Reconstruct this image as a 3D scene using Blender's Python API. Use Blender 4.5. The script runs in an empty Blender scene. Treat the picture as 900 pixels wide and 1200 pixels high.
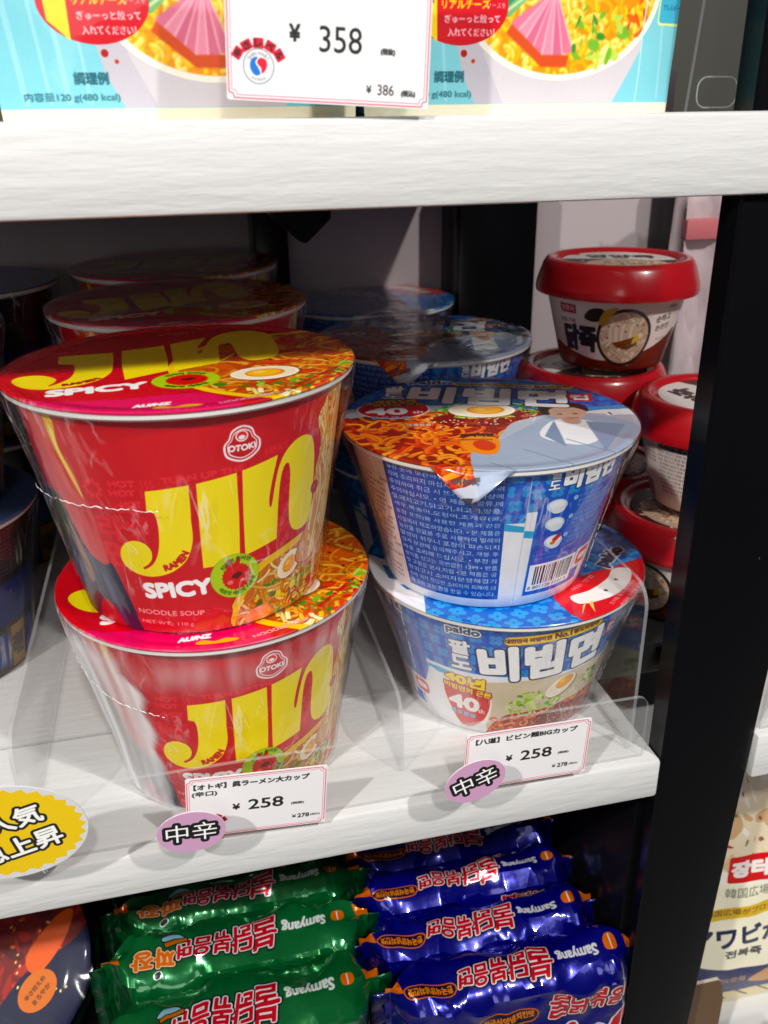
import bpy, bmesh, math, random
import numpy as np
from mathutils import Vector, Matrix, noise
R = math.radians
PI = math.pi
S = bpy.context.scene
COL = S.collection
rnd = random.Random(7)

# ------------------------------------------------------------------ camera
cd = bpy.data.cameras.new('camera'); cam = bpy.data.objects.new('camera', cd); COL.objects.link(cam)
_P, _Y, _Ro = R(23.9235), R(12.8775), R(-.9195)
_F = Vector((math.sin(_Y)*math.cos(_P), math.cos(_Y)*math.cos(_P), -math.sin(_P)))
_Rt = Vector((math.cos(_Y), -math.sin(_Y), 0)); _U = _Rt.cross(_F)
_R2 = _Rt*math.cos(_Ro) + _U*math.sin(_Ro); _U2 = _U*math.cos(_Ro) - _Rt*math.sin(_Ro)
M = Matrix((_R2, _U2, -_F)).transposed().to_4x4(); M.translation = Vector((-.0041, -.3816, .2949))
cam.matrix_world = M
cd.sensor_fit = 'VERTICAL'; cd.sensor_height = 36; cd.lens = 1027.05/1200*36
cd.clip_start = .01; cd.clip_end = 50
cd.dof.use_dof = True; cd.dof.focus_distance = .40; cd.dof.aperture_fstop = 14
S.camera = cam

# ------------------------------------------------------------------ world, shop spotlights and added fill lamps
w = bpy.data.worlds.new('World'); S.world = w; w.use_nodes = True
w.node_tree.nodes['Background'].inputs[0].default_value = (.75, .8, 1, 1)
w.node_tree.nodes['Background'].inputs[1].default_value = .055
def lamp(name, loc, target, power, size, color=(1, .97, .92)):
    l = bpy.data.lights.new(name, 'AREA'); l.shape = 'DISK'; l.size = size; l.energy = power; l.color = color
    o = bpy.data.objects.new(name, l); COL.objects.link(o); o.location = loc
    o.rotation_euler = (Vector(target)-Vector(loc)).to_track_quat('-Z', 'Y').to_euler()
    return o
lamp('ceiling_spotlight', (-1.00, -1.18, 1.45), (.05, 0, .1), 29, .06)
lamp('ceiling_spotlight', (.80, -1.15, 1.50), (.1, 0, .1), 20, .06)
lamp('ceiling_spotlight', (.10, -1.52, 1.70), (.1, 0, .1), 14, .09)
lamp('overhead_fill_lamp', (.2, -1.9, 2.2), (.1, 0, .1), 4, 1.2, (.93, .96, 1))  # unseen lamp, added as weak general fill from above
lamp('front_fill_lamp', (-.4, -2.3, .75), (.1, 0, .05), 7, 1.0, (1, .97, .95))  # unseen lamp, added in front to brighten the cup sides
S.view_settings.view_transform = 'Standard'; S.view_settings.look = 'None'
S.view_settings.exposure = 0; S.view_settings.gamma = 1; S.view_settings.use_curve_mapping = False
S.cycles.max_bounces = 10; S.cycles.transparent_max_bounces = 24; S.cycles.glossy_bounces = 4
S.cycles.transmission_bounces = 6; S.cycles.diffuse_bounces = 4; S.cycles.caustics_reflective = False
S.cycles.caustics_refractive = False; S.cycles.sample_clamp_indirect = 4
S.cycles.use_denoising = True

# ================================================================== printed artwork (drawn here, pixel by pixel, from outlines)
def hexc(c): return np.array(c, np.float32)/255
def coverage(segs, w_, h_, ss=3):
    """signed-area scan conversion; segs: N x 4 in pixels"""
    x0, y0, x1, y1 = segs.T.astype(np.float64)
    d = np.where(y1 > y0, 1., -1.)
    sw = y0 > y1
    xa = np.where(sw, x1, x0); ya = np.where(sw, y1, y0); xb = np.where(sw, x0, x1); yb = np.where(sw, y0, y1)
    r0 = np.clip(np.ceil(ya*ss-.5), 0, h_*ss).astype(int); r1 = np.clip(np.ceil(yb*ss-.5), 0, h_*ss).astype(int)
    n = r1-r0; k = n > 0
    if not k.any(): return np.zeros((h_, w_), np.float32)
    xa, ya, xb, yb, d, r0, n = xa[k], ya[k], xb[k], yb[k], d[k], r0[k], n[k]
    idx = np.repeat(np.arange(len(n)), n)
    off = np.arange(n.sum())-np.repeat(np.cumsum(n)-n, n)
    row = r0[idx]+off
    y = (row+.5)/ss
    x = xa[idx]+(y-ya[idx])*(xb[idx]-xa[idx])/(yb[idx]-ya[idx])
    x = np.clip(x, 0, w_); xi = np.floor(x).astype(int); f = x-xi
    W2 = w_+2
    acc = np.bincount(row*W2+xi, d[idx]*(1-f), minlength=h_*ss*W2)+np.bincount(row*W2+xi+1, d[idx]*f, minlength=h_*ss*W2)
    cv = np.clip(np.abs(np.cumsum(acc.reshape(h_*ss, W2), axis=1)[:, :w_]), 0, 1)
    return cv.reshape(h_, ss, w_).mean(1).astype(np.float32)
def ring_segs(p): p = np.asarray(p, float); return np.hstack([p, np.roll(p, -1, 0)])
_tc = {}
_tcu = bpy.data.curves.new('glyphs', 'FONT'); _tcu.resolution_u = 3
_tob = bpy.data.objects.new('glyphs', _tcu); COL.objects.link(_tob)
DRY = True            # first pass over the artwork only collects the strings, so that they can be set in one go
_want = []
def glyphs(s):
    if DRY:
        if s not in _want: _want.append(s)
        return np.zeros((1, 3, 2)), np.zeros(2), np.ones(2)
    return _tc[s]
def set_type():
    """all strings in one text block, one per line; the triangles are then sorted by line"""
    LS = 4.0; _tcu.space_line = LS; _tcu.body = '\n'.join(_want)
    dg = bpy.context.evaluated_depsgraph_get(); dg.update()
    ev = _tob.evaluated_get(dg); me = ev.to_mesh(); me.calc_loop_triangles()
    v = np.zeros(len(me.vertices)*3); me.vertices.foreach_get('co', v); v = v.reshape(-1, 3)[:, :2]
    t = np.zeros(len(me.loop_triangles)*3, int); me.loop_triangles.foreach_get('vertices', t); t = t.reshape(-1, 3)
    ev.to_mesh_clear()
    ln = np.round(-(v[t].mean((1))[:, 1]-.3)/LS).astype(int)
    for k, st in enumerate(_want):
        tt = t[ln == k]
        if not len(tt): tt = t[:1]
        a, b, c = v[tt[:, 0]], v[tt[:, 1]], v[tt[:, 2]]
        ar = (b[:, 0]-a[:, 0])*(c[:, 1]-a[:, 1])-(b[:, 1]-a[:, 1])*(c[:, 0]-a[:, 0])
        b2 = np.where(ar[:, None] < 0, c, b); c2 = np.where(ar[:, None] < 0, b, c)
        p = v[tt].reshape(-1, 2)
        _tc[st] = (np.stack([a, b2, c2], 1), p.min(0), p.max(0))
def dilate(m, r):
    if r <= 0: return m
    k = int(math.ceil(r)); h_, w_ = m.shape; out = m.copy()
    for dy in range(-k, k+1):
        for dx in range(-k, k+1):
            wt = min(1, r+.5-math.hypot(dx, dy))
            if wt <= 0 or (dx == 0 and dy == 0): continue
            ya, yb = max(0, dy), min(h_, h_+dy); xa, xb = max(0, dx), min(w_, w_+dx)
            np.maximum(out[ya:yb, xa:xb], m[ya-dy:yb-dy, xa-dx:xb-dx]*wt, out=out[ya:yb, xa:xb])
    return out
def smooth(p, n=6, closed=True):
    """Catmull-Rom through the points"""
    p = np.asarray(p, float); out = []
    N = len(p)
    for i in range(N if closed else N-1):
        if closed: a, b, c, d = p[i-1], p[i], p[(i+1) % N], p[(i+2) % N]
        else: a, b, c, d = p[max(i-1, 0)], p[i], p[i+1], p[min(i+2, N-1)]
        for t in np.arange(n)/n:
            out.append(.5*((2*b)+(c-a)*t+(2*a-5*b+4*c-d)*t*t+(3*b-a-3*c+d)*t**3))
    if not closed: out.append(p[-1])
    return np.array(out)
def ell(cx, cy, rx, ry=None, rot=0, n=40, a0=0, a1=360):
    ry = rx if ry is None else ry
    a = np.radians(np.linspace(a0, a1, n, endpoint=(a1-a0) != 360)); x = rx*np.cos(a); y = ry*np.sin(a); c, s = math.cos(R(rot)), math.sin(R(rot))
    return np.c_[cx+x*c-y*s, cy+x*s+y*c]
def rrect(x0, y0, x1, y1, r, n=5):
    p = []
    for cx, cy, a in ((x1-r, y1-r, 0), (x0+r, y1-r, 90), (x0+r, y0+r, 180), (x1-r, y0+r, 270)):
        for k in range(n+1): t = R(a+90*k/n); p.append((cx+r*math.cos(t), cy+r*math.sin(t)))
    return np.array(p)
def starp(cx, cy, r1, r2, n, rot=0, sy=1):
    return np.array([(cx+(r1 if k % 2 == 0 else r2)*math.cos(R(rot)+PI*k/n), cy+sy*(r1 if k % 2 == 0 else r2)*math.sin(R(rot)+PI*k/n)) for k in range(2*n)])
def rect(x0, y0, x1, y1): return np.array([(x0, y0), (x1, y0), (x1, y1), (x0, y1)])
class Canvas:
    def __init__(s, x0, y0, x1, y1, ppm, bg):
        s.x0, s.y0, s.x1, s.y1, s.k = x0, y0, x1, y1, ppm
        s.w = int(round((x1-x0)*ppm)); s.h = int(round((y1-y0)*ppm))
        s.a = np.empty((s.h, s.w, 3), np.float32); s.a[:] = hexc(bg)
        s.clip = None
    def _segs(s, segs, color, alpha, grow=(0,), colors=None, pad=None):
        if DRY: return
        segs = segs*s.k-np.array([s.x0, s.y0, s.x0, s.y0])*s.k
        g = max(grow)+2
        xa = max(0, int(min(segs[:, 0].min(), segs[:, 2].min())-g)); xb = min(s.w, int(max(segs[:, 0].max(), segs[:, 2].max())+g+1))
        ya = max(0, int(min(segs[:, 1].min(), segs[:, 3].min())-g)); yb = min(s.h, int(max(segs[:, 1].max(), segs[:, 3].max())+g+1))
        if xb <= xa or yb <= ya: return
        m = coverage(segs-np.array([xa, ya, xa, ya]), xb-xa, yb-ya)
        for gr, c in zip(grow, colors or [color]):
            mm = dilate(m, gr)*alpha
            if s.clip is not None: mm = mm*s.clip[ya:yb, xa:xb]
            mm = mm[..., None]
            c = hexc(c)
            s.a[ya:yb, xa:xb] = s.a[ya:yb, xa:xb]*(1-mm)+c*mm
    def poly(s, pts, c, alpha=1, outline=None):
        if outline: s._segs(ring_segs(pts), None, alpha, (outline[0]*s.k, 0), [outline[1], c])
        else: s._segs(ring_segs(pts), c, alpha)
    def mask(s, pts):
        if DRY: return np.zeros((s.h, s.w), np.float32)
        segs = ring_segs(pts)*s.k-np.array([s.x0, s.y0, s.x0, s.y0])*s.k
        return coverage(segs, s.w, s.h)
    def line(s, pts, wd, c, alpha=1):
        p = np.asarray(pts, float); d = np.gradient(p, axis=0); L = np.hypot(d[:, 0], d[:, 1])+1e-9
        n = np.c_[-d[:, 1]/L, d[:, 0]/L]*wd/2
        s.poly(np.vstack([p+n, (p-n)[::-1]]), c, alpha)
    def text(s, st, cx, cy, wd=None, ht=None, c=(0, 0, 0), bold=0, rot=0, alpha=1, layers=None, shear=0, bend=0):
        """fit the string's ink box: width wd, height ht (mm), centred at cx, cy; bold in mm; bend = radius of the arc it runs on"""
        tri, mn, mx = glyphs(st)
        sz = mx-mn
        if wd is None: wd = sz[0]*ht/sz[1]
        if ht is None: ht = sz[1]*wd/sz[0]
        p = (tri-(mn+mx)/2)/sz*np.array([wd, ht])
        p = p.copy(); p[..., 0] += shear*p[..., 1]
        if bend:
            a = p[..., 0]/bend; r = bend+p[..., 1] if bend > 0 else -bend-p[..., 1]
            q = np.empty_like(p)
            if bend > 0: q[..., 0] = r*np.sin(a); q[..., 1] = r*np.cos(a)-bend
            else: q[..., 0] = r*np.sin(-a); q[..., 1] = -r*np.cos(a)-bend
            p = q
        co, si = math.cos(R(rot)), math.sin(R(rot))
        p = np.stack([cx+p[..., 0]*co-p[..., 1]*si, cy+p[..., 0]*si+p[..., 1]*co], -1)
        segs = np.concatenate([np.hstack([p[:, i], p[:, (i+1) % 3]]) for i in range(3)])
        if layers: s._segs(segs, None, alpha, [l[0]*s.k for l in layers], [l[1] for l in layers])
        else: s._segs(segs, None, alpha, [bold*s.k], [c])
    def grain(s, amt, seed=0):
        if DRY: return
        g = np.random.default_rng(seed); s.a = np.clip(s.a*(1+amt*(g.random(s.a.shape[:2])[..., None]-.5)), 0, 1)
    def blur(s, region, n=1):
        if DRY: return
        x0 = max(0, int((region[:, 0].min()-s.x0)*s.k)-2); x1 = min(s.w, int((region[:, 0].max()-s.x0)*s.k)+3)
        y0 = max(0, int((region[:, 1].min()-s.y0)*s.k)-2); y1 = min(s.h, int((region[:, 1].max()-s.y0)*s.k)+3)
        if x1-x0 < 5 or y1-y0 < 5: return
        m = s.mask(region)[y0:y1, x0:x1][..., None]; a = s.a[y0:y1, x0:x1]; b = a.copy()
        for _ in range(n):
            b = (np.pad(b, ((1, 1), (0, 0), (0, 0)), 'edge')); b = .25*b[:-2]+.5*b[1:-1]+.25*b[2:]
            b = (np.pad(b, ((0, 0), (1, 1), (0, 0)), 'edge')); b = .25*b[:, :-2]+.5*b[:, 1:-1]+.25*b[:, 2:]
        s.a[y0:y1, x0:x1] = a*(1-m)+b*m
    def image(s, name):
        if DRY: return None
        im = bpy.data.images.new(name, s.w, s.h, alpha=False)
        px = np.ones((s.h, s.w, 4), np.float32); px[..., :3] = np.clip(s.a, 0, 1)
        im.pixels.foreach_set(px.ravel()); im.update(); im.pack()
        return im
def noodles(c, region, n, cols, wd=2., seed=1, ln=22, curl=1.1, dark=(120, 50, 10), direction=None):
    g = random.Random(seed); old = c.clip
    mk = c.mask(region); c.clip = mk if old is None else mk*old
    x0, y0 = region.min(0); x1, y1 = region.max(0)
    for i in range(n):
        x, y = g.uniform(x0, x1), g.uniform(y0, y1); a = g.uniform(0, 6.28) if direction is None else R(direction)+g.gauss(0, .18)
        k = g.uniform(-curl, curl)*.35; pts = []; kk = k
        for j in range(9):
            pts.append((x, y)); x += math.cos(a)*ln/9; y += math.sin(a)*ln/9; a += kk; kk += g.uniform(-.12, .12)*curl
        p = smooth(pts, 3, False); col = g.choice(cols); w_ = wd*g.uniform(.8, 1.2)
        c.line(p, w_+.6, dark, .5); c.line(p, w_, col); c.line(p+np.array([-.12*w_, .18*w_]), w_*.35, tuple(min(255, int(v*1.1+22)) for v in col), .6)
    c.clip = old
    c.blur(region)
def leaves(c, region, n, cols, size=4, seed=1):
    g = random.Random(seed); old = c.clip; mk = c.mask(region); c.clip = mk if old is None else mk*old
    x0, y0 = region.min(0); x1, y1 = region.max(0)
    for i in range(n):
        x, y = g.uniform(x0, x1), g.uniform(y0, y1); r = size*g.uniform(.5, 1.2); k = g.randint(5, 7); ph = g.random()*6
        e = g.uniform(.35, .8); ro = g.uniform(0, 3)
        pts = smooth([(x+r*math.cos(ph+6.283*j/k)*g.uniform(.6, 1.1)*(math.cos(ro)), y+e*r*math.sin(ph+6.283*j/k)*g.uniform(.6, 1.1)+.5*r*math.cos(ph+6.283*j/k)*math.sin(ro)) for j in range(k)], 3)
        c.poly(pts, g.choice(cols))
    c.clip = old
def egg(c, x, y, rx, ry, rot=0, yolk=(250, 165, 25), off=(0, 0)):
    c.poly(ell(x+.8, y-1, rx*1.05, ry*1.08, rot), (120, 80, 30), .5)
    c.poly(ell(x, y, rx, ry, rot), (252, 246, 232)); c.poly(ell(x, y, rx*.9, ry*.86, rot), (246, 234, 208))
    c.poly(ell(x+off[0], y+off[1], rx*.58, ry*.6, rot), (236, 140, 20)); c.poly(ell(x+off[0]-.2, y+off[1]+.3, rx*.48, ry*.48, rot), yolk)
    c.poly(ell(x+off[0]-.15*rx, y+off[1]+.15*ry, rx*.18, ry*.14, rot), (255, 222, 120), .8)
RED = (206, 8, 26); YEL = (246, 222, 8)
NOOD = [(232, 190, 96), (240, 206, 128), (222, 168, 70), (244, 216, 150)]
SPN = [(226, 92, 20), (236, 120, 30), (208, 62, 14), (240, 146, 60), (190, 40, 12)]
GRN = [(60, 130, 30), (110, 170, 50), (160, 200, 80), (40, 100, 30)]
LET = [(190, 215, 90), (150, 195, 60), (216, 232, 140), (110, 165, 50)]
# ---- the red cup's side
def art_red_side():
    c = Canvas(-188.5, 0, 188.5, 102.3, 5, RED)
    for x in np.arange(-188, 188, 1.0):
        pass
    L = (246, 112, 112)
    rr = random.Random(3)
    # far left of the front: dark shape, warm streaks
    c.poly(smooth([(-60, 100), (-52, 98), (-54, 82), (-49, 66), (-46, 58), (-50, 60), (-57, 76), (-64, 90)], 5), (216, 60, 14), .8)
    c.poly(smooth([(-53, 97), (-48.5, 95), (-49.5, 84), (-46, 72), (-44.6, 62), (-48, 70), (-52.5, 84)], 5), (240, 190, 30)); c.poly(smooth([(-51.6, 93), (-50, 90), (-50, 82), (-47.4, 72), (-51, 82)], 4), (250, 236, 150))
    c.blur(rect(-66, 50, -40, 101), 4)
    nv = smooth([(-90, 56), (-62, 56), (-57, 46), (-52, 36), (-44, 32), (-39.5, 33), (-36, 20), (-33.5, 7), (-38, -3), (-100, -3)], 5)
    c.poly(nv, (24, 22, 56)); c.poly(smooth([(-62, 50), (-57, 40), (-54, 24), (-58, 20), (-62, 34)], 5), (150, 104, 84)); c.poly(smooth([(-48, 30), (-44, 20), (-40, 4), (-44, 2), (-47, 18)], 4), (60, 56, 96)); c.poly(smooth([(-70, 60), (-60, 58), (-64, 40), (-72, 20), (-76, 40)], 4), (70, 66, 30))
    c.poly(smooth([(-54, 12), (-46, 10), (-42, -3), (-60, -3)], 4), (196, 14, 34)); c.blur(nv, 3)
    # the pattern of pale words and suns
    c.poly(starp(-38.5, 68.2, 5.2, 3.4, 10), L, .6); c.poly(starp(-38.5, 68.2, 2.7, 2, 10), RED)
    for h, t, x0, x1 in ((71.4, 'HOT', -31, -21), (67.4, 'HOT', -31.5, -21.5), (62.6, 'HOT', -28, -20)):
        c.text(t, (x0+x1)/2, h, x1-x0, 2.6, L, .45, 3, .6)
        for k in range(3):
            x = x1+2.2+k*1.8; c.line([(x, h-1.8), (x+.7, h-.6), (x-.3, h+.6), (x+.5, h+1.8)], .6, L, .6)
    c.text('TURN UP THE', 3, 74.0, 29, 2.4, L, .4, 4, .6); c.text('HEAT', 31, 79.5, 10, 2.8, L, .4, 6, .55)
    c.text('UP THE HEAT', 3, 69.6, 27, 2.2, L, .35, 4, .5)
    c.text('라', -35, 51, 11, 11, L, .7, 0, .55); c.text('면', -35, 39, 11, 11, L, .7, 0, .55)
    c.text('진', -22.5, 53.5, 6, 7, L, .5, 0, .45)
    for x, y, r in ((-29, 60.5, 2.6), (-24, 60, 2.4), (37, 66, 2.4), (37, 60, 2.6), (57, 66, 2.2), (33.5, 46, 3), (36, 52, 2.4), (56, 60, 3), (48, 84, 2.2)):
        c.poly(starp(x, y, r, r*.68, 9), L, .55); c.poly(ell(x, y, r*.4), RED)
    for x, y in ((-27, 53), (-25, 49), (33, 57), (35, 42), (41, 36)):
        c.poly(smooth([(x, y+2.2), (x+1.4, y-.4), (x, y-1.6), (x-1.4, y-.4)], 4), L, .5)
    for k in range(5):
        for j in range(7): c.poly(ell(17+k*3.4+j*.2, 22+j*2.2, .5), L, .35)
    for h in (33, 31, 29): c.line([(x, h+.5*math.sin(x*1.6)) for x in np.arange(17, 33, .5)], .5, L, .5)
    # bowl with noodles, egg, greens
    bowl = smooth([(12, 0), (10.6, 9.5), (11.6, 14), (21.9, 28.4), (34.8, 33.2), (51.7, 36.5), (76, 39), (96, 36), (110, 22), (114, 0), (80, -6), (40, -6)], 6)
    c.poly(bowl, (240, 186, 20), outline=(.9, (170, 20, 10)))
    inn = smooth([(15, -3), (14, 10), (16, 14.5), (24, 25.4), (36, 29.8), (52, 33), (76, 35), (94, 32), (106, 20), (109, -3), (60, -8)], 6)
    c.poly(inn, (196, 104, 22))
    noodles(c, inn, 210, [(226, 176, 92), (238, 206, 134), (214, 150, 60), (200, 120, 40)], 1.5, 5, 18)
    leaves(c, smooth([(22, 6), (24, 17), (36, 19), (48, 13), (60, 14), (64, 5), (40, 0)], 4), 90, GRN+[(190, 210, 90), (230, 200, 40)], 2.2, 8)
    for k in range(14):
        x = rr.uniform(30, 66); y = rr.uniform(3, 14); c.line(smooth([(x, y), (x+4, y+rr.uniform(1, 5)), (x+9, y+rr.uniform(-2, 3))], 4, False), 1, (190, 26, 14))
    egg(c, 40, 23.4, 7.5, 5.6, 35)
    leaves(c, smooth([(45, 10), (48, 18), (58, 20), (60, 11)], 4), 30, GRN, 2.4, 4)
    for x, y in ((58, 8), (62, 16), (54, 20)): c.poly(smooth([(x-4, y), (x, y+2.5), (x+4, y+1), (x, y-2)], 4), (206, 40, 16))
    c.poly(smooth([(16, 3.2), (20, 7), (27, 8), (30, 3), (22, 0)], 4), (246, 150, 90))
    for x, y, r in ((43, 12, 2.2), (34, 11, 1.6)): c.poly(ell(x, y, r), (240, 210, 30))
    # noodles being lifted: the tall strand on the right
    strand = smooth([(66, 102), (57, 92), (52.5, 85), (56, 74), (53.5, 60), (54, 50), (50, 38), (44, 24), (54, 20), (66, 24), (76, 36), (80, 56), (82, 78), (84, 92), (78, 102)], 6)
    c.poly(strand, (214, 150, 70), outline=(.5, (170, 20, 10)))
    noodles(c, strand, 130, [(236, 196, 118), (244, 214, 150), (220, 160, 76), (250, 226, 170)], 1.5, 9, 46, .35, (168, 92, 30), 84)
    leaves(c, smooth([(60, 92), (58, 84), (66, 80), (72, 86)], 4), 10, [(206, 70, 20), (226, 110, 40)], 3, 3)
    for x, y in ((62, 76), (60, 62), (66, 68), (64, 48), (70, 58)): c.poly(ell(x, y, 1, .6, 40), rr.choice(GRN+[(200, 30, 10)]))
    # the drawn letters J I N
    o = (.0, RED)
    J = smooth([(-17.6, 68.8), (-10, 69.7), (-2.3, 70.6)], 1, False)
    Jp = np.vstack([[(-17.8, 68.6), (-2.3, 70.6), (-2.6, 60)], smooth([(-2.9, 55), (-3.2, 46), (-6, 38), (-11, 33), (-17, 30.2), (-23.5, 29.4), (-29.6, 31.0), (-33.6, 35.2), (-33.4, 40.4), (-30.3, 44.6), (-26.0, 46.2), (-22.0, 45.0), (-20.0, 42.0), (-20.2, 38.4), (-22.0, 35.6), (-24.9, 33.6)], 5, False), smooth([(-24.4, 32.7), (-20.4, 35.4), (-17.6, 40.2), (-16.0, 46.5), (-15.3, 54.5), (-16.0, 59.2)], 5, False), [(-18.6, 59.8)]])
    c.poly(Jp, YEL)
    c.poly([(.3, 70.9), (14.8, 73.2), (15.2, 54), (14.9, 33.4), (-.4, 32.6), (-.2, 50)], YEL)
    Np = np.vstack([[(16.9, 73.6), (31.3, 76.6)], smooth([(31.3, 76.6), (29.0, 66), (27.9, 58), (28.3, 54.4), (29.2, 56), (30.2, 63), (32.0, 71.5), (35.0, 77), (39.6, 80.4), (44.7, 81), (49.2, 78.4), (51.6, 71), (52.6, 60), (52.9, 48), (52.0, 42), (49.2, 38.9), (44.4, 38.2), (40.4, 40.4), (38.2, 46), (37.6, 57), (37.6, 66), (36.6, 71.2), (34.6, 71), (33.0, 66), (32.2, 57)], 5, False), [(31.9, 38.7), (17.2, 35.2), (16.8, 55)]])
    c.poly(Np, YEL)
    c.text('RAMEN', -10.3, 36.3, 12.5, 2.6, (196, 10, 16), .38, 38, bend=-14)
    c.poly(ell(54.3, 54.5, 2.6), (180, 40, 20), outline=(.4, (120, 20, 10))); c.text('辛', 54.3, 54.5, 2.4, 2.4, (240, 180, 120), .1)
    c.text('SPICY', -12.2, 23.1, 28.5, 6.8, (250, 250, 250), .75, 3.5)
    # the ring with the chilli face
    c.poly(ell(12.6, 26.4, 10.6, 10.4), (176, 206, 30), outline=(.3, (120, 150, 10)))
    c.poly(starp(13.2, 26.0, 6.6, 5.9, 22), (150, 10, 14)); c.poly(ell(13.2, 26.0, 6.1), (214, 24, 24))
    c.poly(smooth([(10.8, 26.2), (13.4, 25), (15.8, 27), (13.6, 28.2)], 4), (90, 8, 8)); c.poly(ell(10.2, 23.6, 1.4, 1.1), (244, 120, 120)); c.poly(ell(15.4, 23.9, 1, .8), (244, 120, 120))
    c.poly(smooth([(8.4, 31.8), (10, 35.4), (12, 32.4), (14, 36), (14.6, 32), (10, 30.4)], 3), (206, 20, 20))
    c.text('진라면 진라면', 12.6, 34.4, 14, 1.9, (30, 70, 10), .22, 12, bend=8.6)
    c.text('매운맛 매운맛 매운맛', 14.2, 18.3, 19, 1.9, (30, 70, 10), .22, 12, bend=-8.8)
    # maker's emblem
    E = smooth([(11, 80.6), (10.6, 84.8), (12.4, 87.4), (13.6, 90.6), (17.2, 92.4), (20.8, 90.9), (22.0, 87.8), (24.0, 85.2), (23.6, 81.2), (20.4, 78.4), (17, 77.4), (13.6, 78.4)], 5)
    c.poly(E, (250, 235, 235)); c.poly((E-[17.2, 84.8])*.88+[17.2, 84.8], (190, 8, 24)); c.poly((E-[17.2, 84.8])*.8+[17.2, 84.8], (250, 235, 235)); c.poly((E-[17.2, 84.8])*.73+[17.2, 84.8], (196, 8, 24))
    c.poly(ell(17.1, 88, 2.3), (250, 235, 235)); c.poly(ell(17.1, 88.1, 1.8), (220, 60, 60)); c.poly(ell(17.1, 87.5, 1.2, .9), (250, 235, 235))
    c.text('OTOKI', 17.1, 83.2, 9.8, 2.4, (255, 245, 245), .3, 0, bend=-30)
    c.text('NOODLE SOUP', -17.0, 11.2, 30, 2.3, (250, 170, 170), .25, -1.5)
    c.text('NET WT : 110 g', -19.4, 5.6, 24, 2.2, (250, 170, 170), .22, -2.5)
    c.text('SERVING SUGGESTION', 20, 6.0, 20, 1.3, (240, 110, 110), .08, 4)
    # far side of the cup: cooking panel
    c.poly(rect(-150, 6, -96, 92), (250, 240, 225)); 
    for k in range(22): c.line([(-147, 88-k*3.6), (-147+rr.uniform(25, 48), 88-k*3.6)], 1.1, (90, 50, 40))
    c.text('진라면', 136, 60, 40, 18, (240, 220, 20), 1)
    c.poly(rect(-188.5, 98.6, 188.5, 102.3), (235, 225, 220))
    c.grain(.03, 1)
    return c.image('red_cup_print')
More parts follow.
